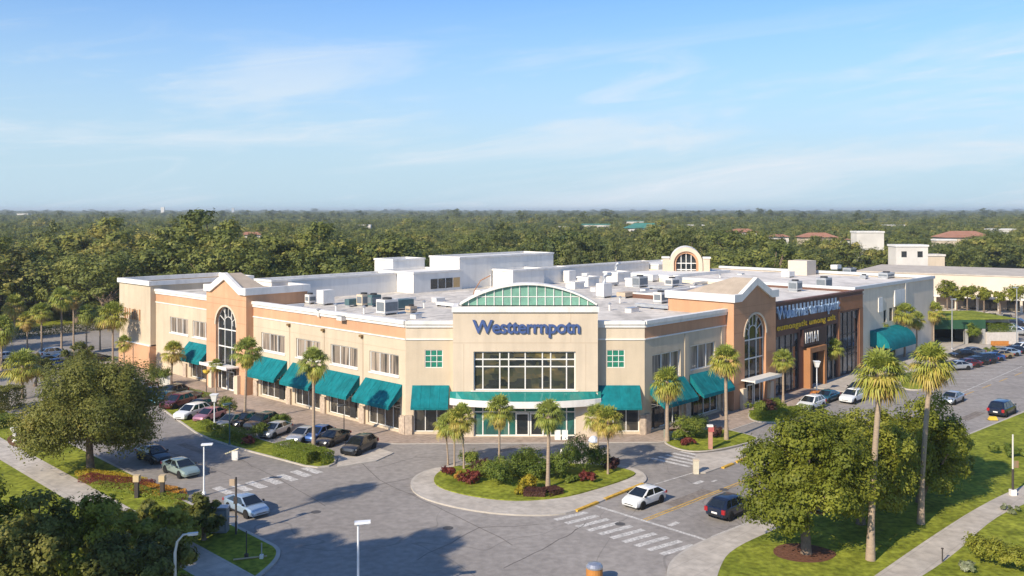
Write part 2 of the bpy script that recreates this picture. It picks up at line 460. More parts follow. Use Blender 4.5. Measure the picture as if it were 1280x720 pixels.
def multiply_noise(m, scale, lo, hi, p0, p1, detail=5, rough=.6, distort=0.0):
    """one more layer of wear on a base colour"""
    nt = m.node_tree; b = nt.nodes['Principled BSDF']; src = b.inputs['Base Color'].links[0].from_socket
    tc = nt.nodes.new('ShaderNodeTexCoord'); mp = nt.nodes.new('ShaderNodeMapping'); mp.inputs['Scale'].default_value = scale
    nz = nt.nodes.new('ShaderNodeTexNoise'); nz.inputs['Scale'].default_value = 1; nz.inputs['Detail'].default_value = detail; nz.inputs['Roughness'].default_value = rough; nz.inputs['Distortion'].default_value = distort
    nt.links.new(tc.outputs['Object'], mp.inputs[0]); nt.links.new(mp.outputs[0], nz.inputs['Vector'])
    mr = nt.nodes.new('ShaderNodeMapRange'); mr.inputs[1].default_value = p0; mr.inputs[2].default_value = p1; mr.inputs[3].default_value = lo; mr.inputs[4].default_value = hi
    nt.links.new(nz.outputs[0], mr.inputs[0])
    mx = nt.nodes.new('ShaderNodeMix'); mx.data_type = 'RGBA'; mx.blend_type = 'MULTIPLY'; mx.inputs[0].default_value = 1
    nt.links.new(src, mx.inputs[6]); nt.links.new(mr.outputs[0], mx.inputs[7]); nt.links.new(mx.outputs[2], b.inputs['Base Color'])
for m_ in (CREAM, CREAM2, PEACH, TERRA, GREYW, WHITEW):
    multiply_noise(m_, (1.1, 1.1, .10), .93, 1.02, .35, .55)          # rain streaks
for m_ in (WHITE, ):
    multiply_noise(m_, (.9, .9, .25), .86, 1.02, .32, .52)
multiply_noise(ASPH, (.35, .35, .35), .87, 1.04, .30, .50, 6, .65, .4)   # stains
multiply_noise(ASPH, (.02, .02, .02), .92, 1.05, .40, .58, 2)             # older and newer surfacing
multiply_noise(ROOF, (.5, .12, .3), .80, 1.05, .35, .55, 6)
multiply_noise(ROOFW, (.3, .12, .3), .80, 1.05, .35, .55, 6)
multiply_noise(TEAL, (2.2, 2.2, .2), .84, 1.08, .35, .6)

STOREG = interior_reflection_glass('painted_reflection_glass', [(.02, .022, .024), (.05, .05, .05), (.10, .10, .10), (.26, .27, .27)], (.6, .6, .5), .1)  # lighter grey reflections painted into the brown shop's glass colour

# ---------------------------------------------------------------- the ground, roads and lawns
def sheet(name, pts, z, m, kind='structure'):
    mb = MB(); mb.poly([(p[0], p[1], z) for p in pts])
    o = mb.build(name, m); o['kind'] = kind
    return o
def slab(name, pts, z0, z1, m, kerb=None, kw=0.18):
    """a raised slab; with kerb, a rim of kerb stones round its edge"""
    mb = MB()
    pts = [Vector((p[0], p[1], 0)) for p in pts]
    n = len(pts)
    area = sum(pts[i].x * pts[(i + 1) % n].y - pts[(i + 1) % n].x * pts[i].y for i in range(n))
    if area < 0: pts.reverse()
    if kerb is None:
        mb.prism(pts, z0, z1); o = mb.build(name, m)
    else:
        inn = []
        for i in range(n):
            a, b, c = pts[i - 1], pts[i], pts[(i + 1) % n]
            d1 = (b - a).normalized(); d2 = (c - b).normalized()
            n1 = Vector((-d1.y, d1.x, 0)); n2 = Vector((-d2.y, d2.x, 0))
            q = n1 + n2
            q = q / max(q.length_squared / 2, .35)
            inn.append(b + q * kw)
        for i in range(n):
            j = (i + 1) % n
            a, b, c, d = pts[i], pts[j], inn[j], inn[i]
            mb.poly([(a.x, a.y, z0), (b.x, b.y, z0), (b.x, b.y, z1), (a.x, a.y, z1)], 1)
            mb.poly([(a.x, a.y, z1), (b.x, b.y, z1), (c.x, c.y, z1), (d.x, d.y, z1)], 1)
        mb.poly([(q.x, q.y, z1) for q in inn], 0)
        o = mb.build(name, [m, kerb])
    o['kind'] = 'structure'
    return o
def smooth_poly(pts, it=2, closed=True):
    pts = [Vector((p[0], p[1], 0)) for p in pts]
    for _ in range(it):
        out = []
        n = len(pts)
        for i in range(n if closed else n - 1):
            a, b = pts[i], pts[(i + 1) % n]
            out += [a * .75 + b * .25, a * .25 + b * .75]
        if not closed: out = [pts[0]] + out + [pts[-1]]
        pts = out
    return pts
def P(*pp):
    return [G(x, y) for x, y in pp]

mb = MB(); S = 14000
mb.poly([(-S, -400, -.06), (S, -400, -.06), (S, 2 * S, -.06), (-S, 2 * S, -.06)])
mb.build('ground', EARTH)['kind'] = 'structure'

sheet('asphalt', [(-150, 20), (150, 20), (330, 215), (330, 285), (150, 300), (60, 260), (-60, 215), (-150, 205)], 0.0, ASPH)

# pavement round the mall (clay pavers), 8 m wide on the left, 4 m in front of the doors
slab('plaza_pavement', [W(-11, 92), W(-11, 30), W(-8.5, 24), W(-3.2, 16.5), W(16.5, -3.2), W(24, -6), W(56, -6), W(56, 2), W(18, 2), W(2, 19), W(2, 92)], -.02, .05, PAVER, KERB, .2)
slab('side_pavement', [W(57, -6), W(57, 3), W(118, 3), W(118, -8)], -.02, .11, CONC, KERB)

# lower left lawn with its path
K1, K2 = G(345, 683), G(130, 575)
dK = (K2 - K1).normalized()
lawn_edge = [K1 + dK * 160, K1]
tail = smooth_poly([K1, G(352, 690), G(347, 703), G(325, 722), G(300, 740)], 2, closed=False)
lawn_pts = [K1 + dK * 75] + tail + [Vector((-14, 48, 0)), Vector((-40, 30, 0)), Vector((-140, 60, 0)), Vector((-140, 130, 0))]
slab('left_lawn', lawn_pts, -.02, .12, GRASS, KERB, .3)
pA, pB = G(0, 548), G(315, 720)
dP = (pA - pB).normalized(); nP = Vector((dP.y, -dP.x, 0))
if nP.y > 0: nP = -nP
b0, b1 = pB - dP * 8, pA + dP * 60
wj = 2.9
sheet('left_path', [b0, b1, b1 + nP * wj, b0 + nP * wj], .128, CONC)
# planting bed below the large oak
sheet('oak_bed', smooth_poly(P((98, 596), (150, 590), (205, 609), (240, 625), (225, 628), (160, 615), (120, 608)), 2), .130, MULCH)
sheet('dark_bed', smooth_poly(P((8, 546), (35, 540), (48, 552), (30, 562), (10, 558)), 2), .132, MULCH)

# the strip between the parked cars and the aisle
slab('hedge_island', smooth_poly(P((196, 508), (225, 528), (250, 546), (300, 562), (350, 575), (390, 586), (418, 583), (422, 572), (395, 568), (345, 556), (290, 538), (240, 518), (210, 503)), 1), -.02, .13, GRASS, KERB)
slab('island_pavement', P((421, 585), (470, 577), (492, 567), (470, 560), (424, 570)), -.02, .10, CONC, KERB)

# traffic island before the entrance: pavement ring and lawn
isl = smooth_poly(P((511, 606), (520, 594), (545, 585), (600, 580), (680, 578), (760, 580), (800, 588), (811, 600), (800, 608), (720, 641), (685, 646), (620, 644), (560, 634), (520, 621)), 2)
slab('traffic_island', isl, -.02, .13, CONC, KERB, .22)
isg = smooth_poly(P((540, 602), (550, 590), (580, 583), (680, 581), (750, 583), (790, 590), (797, 597), (725, 620), (690, 626), (640, 629), (590, 623), (550, 613)), 2)
slab('island_lawn', isg, .12, .22, GRASS)

# small lawn by the right facade and the pavement along the road
slab('corner_lawn', smooth_poly(P((826, 553), (838, 545), (895, 535), (942, 546), (952, 551), (905, 563), (870, 567), (845, 563)), 2), .06, .17, GRASS, KERB)
slab('road_pavement', P((866, 583), (870, 569), (905, 565), (954, 553), (985, 541), (1030, 524), (1045, 530), (1010, 545), (945, 570), (882, 592), (868, 592)), -.02, .12, CONC, KERB)
slab('parking_bed', smooth_poly(P((932, 522), (942, 511), (975, 508), (1008, 510), (1016, 518), (980, 529), (945, 529)), 2), .0, .15, GRASS, KERB)
slab('far_parking_bed', smooth_poly(P((1120, 485), (1135, 468), (1165, 458), (1190, 466), (1188, 478), (1150, 490)), 2), .0, .15, GRASS, KERB)

# lower right: pavement corner, lawn and path
ra, rb = G(945, 651), G(1280, 515)
dR2 = (rb - ra).normalized()
corner = smooth_poly([G(834, 735), G(833, 712), G(843, 697), G(866, 683), G(884, 675), ra], 2, closed=False)
far_r = ra + dR2 * 130
lawn_r = corner + [far_r, Vector((150, 150, 0)), Vector((120, 40, 0)), Vector((12, 40, 0)), G(834, 760)]
slab('right_lawn', lawn_r, -.02, .12, GRASS, KERB, .25)
inner = smooth_poly([G(893, 740), G(899, 712), G(912, 690), G(960, 667), ra + dR2 * 9 + Vector((dR2.y, -dR2.x, 0)) * 2.3], 2, closed=False)
outer = smooth_poly([G(836, 735), G(836.5, 712), G(846, 698), G(868, 684.5), G(886, 676), ra + dR2 * 9 + Vector((dR2.y, -dR2.x, 0)) * .3], 2, closed=False)
mb = MB()
for i in range(len(inner) - 1):
    mb.poly([(q.x, q.y, .130) for q in (inner[i], inner[i + 1], outer[i + 1], outer[i])])
mb.build('corner_pavement', CONC)['kind'] = 'structure'
lp = smooth_poly(P((1070, 738), (1165, 672), (1228, 632), (1282, 607), (1400, 560)), 2, closed=False)
rp_ = smooth_poly(P((1128, 738), (1192, 697), (1240, 650), (1285, 630), (1410, 572)), 2, closed=False)
mb = MB()
for i in range(len(lp) - 1):
    mb.poly([(q.x, q.y, .132) for q in (lp[i], lp[i + 1], rp_[i + 1], rp_[i])])
mb.build('right_path', CONC)['kind'] = 'structure'
sheet('mulch_ring', smooth_poly([G(1004, 693) + Vector((math.cos(k * .7) * 2.4 * random.Random(k).uniform(.85, 1.1), math.sin(k * .7) * 2.0, 0)) for k in range(9)], 2), .134, MULCH)

# road paint: every mark is a sheet 4 mm above the asphalt
mb = MB()
def mark(c, d, ln, w, mi=0, z=.005):
    d = Vector((d[0], d[1], 0)).normalized(); n = Vector((-d.y, d.x, 0)); c = Vector((c[0], c[1], 0))
    mb.poly([(q.x, q.y, z) for q in (c - d * ln / 2 - n * w / 2, c + d * ln / 2 - n * w / 2, c + d * ln / 2 + n * w / 2, c - d * ln / 2 + n * w / 2)], mi)
s0, s1 = G(714, 645), G(847, 687)
sd = (G(735, 640) - G(694, 650)).normalized()
for k in range(10):
    mark(s0.lerp(s1, k / 9), sd, 3.3, .55)
q0, q1 = G(744, 632), G(883, 675)
mark((q0 + q1) / 2, q1 - q0, (q1 - q0).length, .32)
for (x, y) in ((279, 613), (302, 609.5), (320.5, 606), (340, 601), (359, 597), (376, 592), (390, 588)):
    mark(G(x, y), -V, 2.6, .85)
for k in range(5):
    mark(G(838 + k * 9, 578 - k * 2.2), V, 4.5, .5)
mark((G(806, 609) + G(870, 590)) / 2, G(870, 590) - G(806, 609), (G(870, 590) - G(806, 609)).length, .16)
yl = G(806, 650); ye = G(1268, 470); yd = (ye - yl).normalized(); yn = Vector((-yd.y, yd.x, 0))
for o_ in (-.16, .16):
    mark(yl + yd * 14 + yn * o_, yd, 28, .13, 1)
for k in range(14):
    mark(yl + yd * (31 + k * 7) + yn * .1, yd, 3.6, .14, 1)
# white kerb-side line and small lane marks
w0, w1 = G(889, 671), G(945, 649)
mark((w0 + w1) / 2, w1 - w0, (w1 - w0).length, .12)
mark(G(873, 603), yd, 1.3, .5); mark(G(893, 601), yd, .8, .25); mark(G(842, 655), yd, 1.2, .45); mark(G(893, 631), yd, 1.6, .3)
# bays on the far right
for k in range(9):
    c = G(1190, 487) + (G(1266, 455) - G(1190, 487)) * (k / 8.0)
    mark(c, G(1262, 473) - G(1205, 471), 6.5, .14)
e0, e1 = G(1180, 500), G(1277, 458)
mark((e0 + e1) / 2, e1 - e0, (e1 - e0).length, .14)
mb.build('road_markings', [PAINTW, PAINTY])['kind'] = 'structure'
# yellow painted kerbs: a real strip laid on the kerb stones
mb = MB()
for (a, b) in ((G(722, 640), G(806, 606)), (G(905, 586), G(946, 569))):
    d = (b - a).normalized(); n = Vector((-d.y, d.x, 0))
    if n.y < 0: n = -n
    a = a - n * .03
    nseg = 10
    for k in range(nseg):
        if (k * 7 + 3) % 10 in (4,): continue
        p, q = a.lerp(b, k / nseg), a.lerp(b, (k + .97) / nseg)
        mb.hexa([tuple(p), tuple(q), tuple(q + n * .32), tuple(p + n * .32)] + [tuple(x + Vector((0, 0, .155))) for x in (p, q, q + n * .32, p + n * .32)])
mb.build('painted_kerb', PAINTY)['kind'] = 'structure'

# repaired patches, tar lines, a painted palm trunk shadow and manhole covers in the asphalt
PATCH = mat('asphalt_patch', (.225, .192, .165), .9, .2, .8, .2, bump=.25, var_scale2=3)
TAR_SHADOW = mat('tar', (.115, .10, .09), .7, .2, 2, .3)  # tar colour, also used for the painted palm trunk shadow
mb = MB()
for (px, py, l, w, d) in ((862, 622, 6, 1.2, yd), (640, 560, 4, .9, U), (240, 560, 5, 1.0, V), (1215, 520, 6, 1.2, yd)):
    mark(G(px, py), d, l, w, 0, .004)
mb.build('asphalt_patches', PATCH)['kind'] = 'structure'
mb = MB(); tr_ = random.Random(8)
def tar_shadow_line(pp, w=.065):
    q = [G(*p) for p in pp]; pts = []
    for a, b in zip(q[:-1], q[1:]):
        for k in range(6): pts.append(a.lerp(b, k / 6) + Vector((tr_.uniform(-.12, .12), tr_.uniform(-.12, .12), 0)))
    for a, b in zip(pts[:-1], pts[1:]):
        if (b - a).length > .05: mark((a + b) / 2, b - a, (b - a).length * 1.06, w, 0, .0075)
for pp in (((430, 560), (475, 600), (560, 640), (660, 690)), ((520, 700), (600, 660), (690, 655)), ((370, 632), (450, 612), (535, 592)), ((470, 585), (520, 572), (600, 568)), ((830, 640), (900, 615), (960, 590)), ((630, 710), (700, 675), (740, 650)), ((300, 575), (350, 600), (420, 640)), ((150, 545), (240, 575), (300, 600)), ((1100, 575), (1180, 535), (1260, 500))):  # the path ending at the island's left tip is a palm trunk's painted shadow
    tar_shadow_line(pp)
mb.build('tar_and_shadow_lines', TAR_SHADOW)['kind'] = 'structure'
mb = MB()
for (px, py) in ((560, 660), (775, 655), (395, 640), (905, 612), (265, 590), (650, 572), (1160, 540)):
    c = G(px, py); mb.poly([(c.x + .42 * math.cos(k * math.pi / 9), c.y + .42 * math.sin(k * math.pi / 9), .0085) for k in range(18)])
mb.build('manhole_covers', mat('cast_iron', (.085, .08, .078), .6, .2, 5, .4))['kind'] = 'structure'

# far left: the road that curves behind the mall
lr = smooth_poly([G(-60, 462), G(0, 440), G(70, 428), (-66, 189), (-52, 204), (-30, 222)], 2, closed=False)
sheet('far_verge', [G(-80, 432), G(-10, 415), G(60, 407), G(150, 402), (-40, 240), (-90, 260), (-160, 230)], .03, GRASS)

# ---------------------------------------------------------------- the mall
MALL = thing('shopping_mall', 'large cream and peach two storey mall with teal awnings and a blue name', 'shopping mall', W(0, 0))
def on_mall(mb, name, mats, smooth=None, label=None, parent=None):
    """meshes are written in world space and hung under the mall"""
    o = mb.build(name, mats, parent or MALL, smooth=smooth)
    if parent is None or parent is MALL: o.matrix_parent_inverse = Matrix.Translation(-W(0, 0))
    if label: o['label'] = label
    return o
H = 12.7
LF = Fr(W(0, 19.3), V, -U)          # left facade, t from the chamfer corner
RF = Fr(W(18.4, 0), U, -V)
CF = Fr(W(0, 19.3), Vector((1, 0, 0)), Vector((0, -1, 0)))
CW = (W(18.4, 0) - W(0, 19.3)).length
wrot = Matrix.Translation(-W(0, 0))

def window(fr, t0, t1, z0, z1, cols, rows, glass, frame=FRAME, n=-.22, bar=.09, name='window', parent=None, xs=None, zs=None, fdepth=.08):
    """a framed window: glass part with its frame as a sub-part"""
    g = MB(); g.poly([fr(t0, n, z0), fr(t1, n, z0), fr(t1, n, z1), fr(t0, n, z1)])
    go = on_mall(g, name, glass, parent=parent) if parent is None else None
    f = MB()
    xs = xs or [t0 + (t1 - t0) * k / cols for k in range(cols + 1)]
    zs = zs or [z0 + (z1 - z0) * k / rows for k in range(rows + 1)]
    for k, x in enumerate(xs):
        x = min(max(x, t0 + bar / 2), t1 - bar / 2)
        fr.box(f, x - bar / 2, x + bar / 2, n + .004, n + fdepth, z0, z1)
    for z in zs:
        z = min(max(z, z0 + bar / 2), z1 - bar / 2)
        for i in range(len(xs) - 1):
            fr.box(f, xs[i] + bar / 2 + (bar / 2 if i == 0 else 0), xs[i + 1] - bar / 2 - (bar / 2 if i == len(xs) - 2 else 0), n + .006, n + fdepth - .01, z - bar / 2, z + bar / 2)
    fo = f.build('frame', frame, go)
    fo.matrix_parent_inverse = go.matrix_world.inverted() if False else Matrix.Identity(4)
    return go

def awning(fr, t0, t1, z1=5.5, z0=3.35, proj=2.0, val=.40):
    a = MB(); th = .05
    # sloping canvas, hanging valance, two cheeks, dark struts below
    a.hexa([fr(t0, .02, z1 - th), fr(t1, .02, z1 - th), fr(t1, proj, z0 - th), fr(t0, proj, z0 - th), fr(t0, .02, z1), fr(t1, .02, z1), fr(t1, proj, z0), fr(t0, proj, z0)])
    a.hexa([fr(t0, proj - .04, z0 - val), fr(t1, proj - .04, z0 - val), fr(t1, proj + .01, z0 - val), fr(t0, proj + .01, z0 - val), fr(t0, proj - .04, z0 - .01), fr(t1, proj - .04, z0 - .01), fr(t1, proj + .01, z0 - .01), fr(t0, proj + .01, z0 - .01)])
    for t, s in ((t0, 1), (t1, -1)):
        a.poly([fr(t + .02 * s, .03, z1 - .08), fr(t + .02 * s, proj - .05, z0 - .06), fr(t + .02 * s, proj - .05, z0 - val), fr(t + .02 * s, .03, z0 + .9)])
    nsm = max(2, round((t1 - t0) / 1.1))
    for k in range(1, nsm):
        t = t0 + (t1 - t0) * k / nsm
        a.tube([fr(t, .03, z1 + .004), fr(t, proj, z0 + .004), fr(t, proj + .012, z0 - val)], .022, 6)
    o = on_mall(a, 'awning', TEAL)
    s_ = MB()
    for k in range(5):
        t = t0 + .1 + (t1 - t0 - .2) * k / 4
        s_.tube([fr(t, .03, z0 - .1), fr(t, proj - .06, z0 - .12)], .025, 6)
    so = s_.build('awning_frame', STEEL, o)
    return o

def storefront(fr, t0, t1, z1=3.5, door=None):
    """shop window under an awning: glass with frame; door is the t of a door's centre"""
    cols = max(2, round((t1 - t0) / 1.5))
    go = window(fr, t0, t1, .3, z1, cols, 1, SHOPG, n=-.3, zs=[.3, 2.75, z1], name='shop_window')
    if door is not None:
        d = MB(); fr.box(d, door - .55, door + .55, -.285, -.2, .06, 2.6)
        do = on_mall(d, 'door', DARKM)
        g = MB(); g.poly([fr(door - .42, -.19, .25), fr(door + .42, -.19, .25), fr(door + .42, -.19, 2.45), fr(door - .42, -.19, 2.45)])
        g.build('door_glass', GLASS, do)
    return go

def facade(fr, segs, uppers, shops, band_m, wall_m, zt=H, holes_extra=()):
    """wall with real openings between t0 and t1 of each segment"""
    for (t0, t1) in segs:
        hs = [h for h in uppers + shops + list(holes_extra) if h[0] >= t0 - .01 and h[1] <= t1 + .01]
        m_ = MB(); fr.wall(m_, t0, t1, -.05, 10.55, hs, depth=.32, mi=0)
        on_mall(m_, 'facade_wall', wall_m)
        m_ = MB(); fr.wall(m_, t0, t1, 10.7, zt - .75)
        on_mall(m_, 'upper_band', band_m)
        m_ = MB()
        fr.box(m_, t0, t1, -.1, .10, 10.55, 10.70)
        on_mall(m_, 'string_course', WHITE)
        m_ = MB()
        fr.box(m_, t0, t1, -.42, .16, zt - .75, zt - .40)
        fr.box(m_, t0 - .002, t1 + .002, -.45, .30, zt - .40, zt)
        on_mall(m_, 'cornice', WHITE)

# left facade -----------------------------------------------------
LU = [(1.2, 6.5, 6.3, 8.7), (8.8, 14.2, 6.3, 8.7), (16.4, 21.7, 6.3, 8.7), (24.3, 30.0, 6.3, 8.7), (43.6, 49.0, 6.3, 8.7), (50.4, 56.2, 6.3, 8.7)]
LS = [(1.0, 6.8, .3, 3.5), (8.8, 14.6, .3, 3.5), (16.5, 22.0, .3, 3.5), (24.2, 30.2, .3, 3.5), (43.8, 49.6, .3, 3.5)]
facade(LF, [(0, 32.0), (42.8, 60.9)], LU, LS, PEACH, CREAM)
for h in LU:
    window(LF, h[0], h[1], h[2], h[3], 3, 1, CURT, bar=.12)
    m_ = MB(); LF.box(m_, h[0] - .12, h[1] + .12, -.05, .10, h[2] - .16, h[2] - .002); on_mall(m_, 'window_sill', WHITE)
for i, h in enumerate(LS):
    storefront(LF, h[0], h[1], door=(h[0] + 1.2 if i in (1, 3) else None))
    awning(LF, h[0] - .45, h[1] + .45)
# piers of stone between the shops, and control joints in the stucco
for t in (-.1, 7.25, 15.1, 22.7, 30.7, 50.6):
    m_ = MB(); LF.box(m_, t, t + .95, -.02, .28, -.04, 2.1); on_mall(m_, 'stone_pier', STONE)
JOINT = mat('joint_stucco', (.46, .36, .26), .9, .05, 1, .1)
for t in (7.75, 15.55, 23.15):
    m_ = MB(); LF.box(m_, t - .05, t + .05, -.01, .05, 2.2, 10.5); on_mall(m_, 'downpipe', JOINT)
m_ = MB(); LF.box(m_, 0, 31.9, -.01, .012, 9.32, 9.36); on_mall(m_, 'control_joint', JOINT)
for t in (7.9, 15.6, 23.2):
    m_ = MB(); LF.box(m_, t - .25, t + .25, .05, .35, 10.15, 10.40); LF.box(m_, t - .06, t + .06, .0, .2, 9.95, 10.16); on_mall(m_, 'flood_light', mat('bronze_metal', (.22, .14, .06), .5, .1, 2, .4))
# far left tall block -----------------------------------------------
TB0, TB1, TBH = 60.9, 72.2, 13.9
m_ = MB()
LF.wall(m_, TB0, TB1, 3.9, TBH - .7, n=.9)
m_.poly([LF(TB0, .9, 3.9), LF(TB0, -.01, 3.9), LF(TB0, -.01, TBH - .7), LF(TB0, .9, TBH - .7)])
m_.poly([LF(TB0, 0, H - .5), LF(TB0, -17, H - .5), LF(TB0, -17, TBH - .7), LF(TB0, 0, TBH - .7)])
m_.poly([LF(TB1, .9, -.05), LF(TB1, -20, -.05), LF(TB1, -20, TBH - .7), LF(TB1, .9, TBH - .7)])
m_.poly([LF(TB1, -17, H - .6), LF(TB0, -17, H - .6), LF(TB0, -17, TBH - .7), LF(TB1, -17, TBH - .7)])
on_mall(m_, 'end_block_wall', CREAM)
m_ = MB()
LF.wall(m_, TB0, TB1, -.05, 3.7, n=1.02)
m_.poly([LF(TB0, 1.02, -.05), LF(TB0, -.01, -.05), LF(TB0, -.01, 3.7), LF(TB0, 1.02, 3.7)])
on_mall(m_, 'end_block_base', PEACH)
m_ = MB(); LF.box(m_, TB0 - .1, TB1, .85, 1.12, 3.7, 3.92); on_mall(m_, 'string_course', WHITE)
m_ = MB()
LF.box(m_, TB0 - .15, TB1 + .2, .5, 1.2, TBH - .7, TBH); LF.box(m_, TB0 - .15, TB0 + .3, -17.2, .5, TBH - .68, TBH - .004)
LF.box(m_, TB1 - .25, TB1 + .2, -17.2, .5, TBH - .68, TBH - .004); LF.box(m_, TB0 + .3, TB1 - .25, -17.2, -16.8, TBH - .66, TBH - .008)
on_mall(m_, 'cornice', WHITE)
m_ = MB()
for k, w_ in enumerate((.45, .28, .28, .5, .42, .25, .42)):
    t = 70.1 - k * .88
    LF.box(m_, t - w_, t, .9, .99, 7.4 + (.1 if k % 3 else 0), 9.2 - (.12 if k % 2 else 0))
on_mall(m_, 'louvre_panel', mat('orange_louvre', (.42, .22, .11), .8, .25, 2, .2), label='row of upright orange brown bars on the end block')

# towers ------------------------------------------------------------
def tower(fr, t0, t1, name_m, nproj=1.1, back=8.6, hip=4.2):
    zc, ze = 14.5, 13.55            # cornice top, wall top
    w = t1 - t0; tc = (t0 + t1) / 2
    # arched opening: half width, springing and crown
    hw, zs_, sp = 2.75, 9.0, 0.0
    NSEG = 18
    arch = [(tc + hw * math.cos(math.pi * k / NSEG), zs_ + 2.65 * math.sin(math.pi * k / NSEG)) for k in range(NSEG + 1)]
    m_ = MB()
    n = nproj
    m_.poly([fr(t0, n, -.05), fr(tc - hw, n, -.05), fr(tc - hw, n, zs_), fr(t0, n, zs_)])
    m_.poly([fr(tc + hw, n, -.05), fr(t1, n, -.05), fr(t1, n, zs_), fr(tc + hw, n, zs_)])
    for k in range(NSEG):
        (xa, za), (xb, zb) = arch[k], arch[k + 1]
        m_.poly([fr(xa, n, za), fr(xa, n, ze), fr(xb, n, ze), fr(xb, n, zb)])
        m_.poly([fr(xa, n, za), fr(xb, n, zb), fr(xb, n - .5, zb), fr(xa, n - .5, za)])
    m_.poly([fr(tc + hw, n, zs_), fr(t1, n, zs_), fr(t1, n, ze), fr(tc + hw, n, ze)])
    m_.poly([fr(t0, n, zs_), fr(tc - hw, n, zs_), fr(tc - hw, n, ze), fr(t0, n, ze)])
    for s in (-1, 1):
        x = tc + s * hw
        m_.poly([fr(x, n, -.05), fr(x, n - .5, -.05), fr(x, n - .5, zs_), fr(x, n, zs_)])
    # gable: stepped up from the cornice
    gw = 3.6; gz = 16.05
    m_.poly([fr(tc - gw, n, ze), fr(tc + gw, n, ze), fr(tc + gw, n, ze + .5), fr(tc, n, gz - .55), fr(tc - gw, n, ze + .5)])
    for x in (t0, t1):
        m_.poly([fr(x, n, -.05), fr(x, -.02, -.05), fr(x, -.02, ze), fr(x, n, ze)])
        m_.poly([fr(x, 0, 11.5), fr(x, -back, 11.5), fr(x, -back, ze), fr(x, 0, ze)])
    m_.poly([fr(t0, -back, 11.5), fr(t1, -back, 11.5), fr(t1, -back, ze), fr(t0, -back, ze)])
    wo = on_mall(m_, 'tower_wall', name_m)
    # joints
    jm = mat('joint_terracotta', (.42, .22, .12), .9, .05, 1, .1)
    for z in (11.9, 12.75):
        j = MB(); fr.box(j, t0 + .02, t1 - .02, n - .01, n + .008, z, z + .05); on_mall(j, 'control_joint', jm)
    for s in (-1, 1):
        for z in (3.2, 6.4, 9.6):
            j = MB(); fr.box(j, tc + s * 4.05 - 1.2, tc + s * 4.05 + 1.2, n - .01, n + .008, z, z + .05); on_mall(j, 'control_joint', jm)
    # cornice: flat, up the gable, down again
    c = MB(); th = .95; pr = .32
    prof = [(t0 - pr, zc), (tc - gw - .35, zc), (tc, gz + .35), (tc + gw + .35, zc), (t1 + pr, zc)]
    for k in range(4):
        (xa, za), (xb, zb) = prof[k], prof[k + 1]
        c.hexa([fr(xa, n - .25, za - th), fr(xb, n - .25, zb - th), fr(xb, n + pr, zb - th), fr(xa, n + pr, za - th), fr(xa, n - .25, za), fr(xb, n - .25, zb), fr(xb, n + pr, zb), fr(xa, n + pr, za)])
    for x in (t0, t1):
        s = -1 if x == t0 else 1
        xa, xb = sorted((x - .25 * s, x + pr * s))
        fr.box(c, xa, xb, -back - pr, n - .252, zc - th, zc - .003)
    fr.box(c, t0 + .26, t1 - .26, -back - pr, -back + .25, zc - th, zc - .006)
    on_mall(c, 'cornice', WHITE)
    r = MB()
    # gable roof three metres deep, hipped at the back, over a flat deck
    zb_ = zc - .35; rd = 2.9
    g0 = [fr(tc - gw - .2, n - .26, zb_), fr(tc, n - .26, gz + .22), fr(tc + gw + .2, n - .26, zb_)]
    b_ = [fr(tc - gw - .2, n - hip, zb_), fr(tc, n - .26 - min(rd, hip * .5), gz + .22), fr(tc + gw + .2, n - hip, zb_)]
    r.poly([g0[0], g0[1], b_[1], b_[0]]); r.poly([g0[1], g0[2], b_[2], b_[1]]); r.poly([b_[0], b_[1], b_[2]])
    r.poly([fr(t0 + .2, n - .27, zc - .45), fr(t1 - .2, n - .27, zc - .45), fr(t1 - .2, -back + .2, zc - .45), fr(t0 + .2, -back + .2, zc - .45)])
    on_mall(r, 'tower_roof', TAN)
    # arched curtain wall
    g = MB(); ng = n - .48
    g.poly([fr(tc - hw, ng, .05), fr(tc + hw, ng, .05)] + [fr(x, ng, z) for x, z in arch])
    go = on_mall(g, 'arched_window', GLASS)
    f = MB()
    def bar(x0, z0, x1, z1, w_=.1):
        d = Vector((x1 - x0, z1 - z0)); d.normalize(); nn = Vector((-d.y, d.x)) * w_ / 2
        q = [(x0 + nn.x, z0 + nn.y), (x1 + nn.x, z1 + nn.y), (x1 - nn.x, z1 - nn.y), (x0 - nn.x, z0 - nn.y)]
        f.hexa([fr(a, ng + .01, b) for a, b in q] + [fr(a, ng + .1, b) for a, b in q])
    for k in range(NSEG):
        bar(*arch[k], *arch[k + 1], .16)
    for x in (-hw + .06, -hw / 3, hw / 3, hw - .06):
        bar(tc + x, .1, tc + x, zs_ + 2.65 * math.sqrt(max(0, 1 - (x / hw) ** 2)))
    for z in (zs_ - .6, 6.0, 3.4): bar(tc - hw, z, tc + hw, z, .16)
    for k in range(3, NSEG - 2, 3):
        a_ = math.pi * k / NSEG
        bar(tc + 1.2 * math.cos(a_), zs_ + 1.2 * math.sin(a_), tc + hw * math.cos(a_), zs_ + 2.65 * math.sin(a_), .07)
    for k in range(10):
        a0, a1 = math.pi * k / 10, math.pi * (k + 1) / 10
        bar(tc + 1.2 * math.cos(a0), zs_ + 1.2 * math.sin(a0), tc + 1.2 * math.cos(a1), zs_ + 1.2 * math.sin(a1), .07)
    f.build('frame', FRAME, go)
    tr = MB()
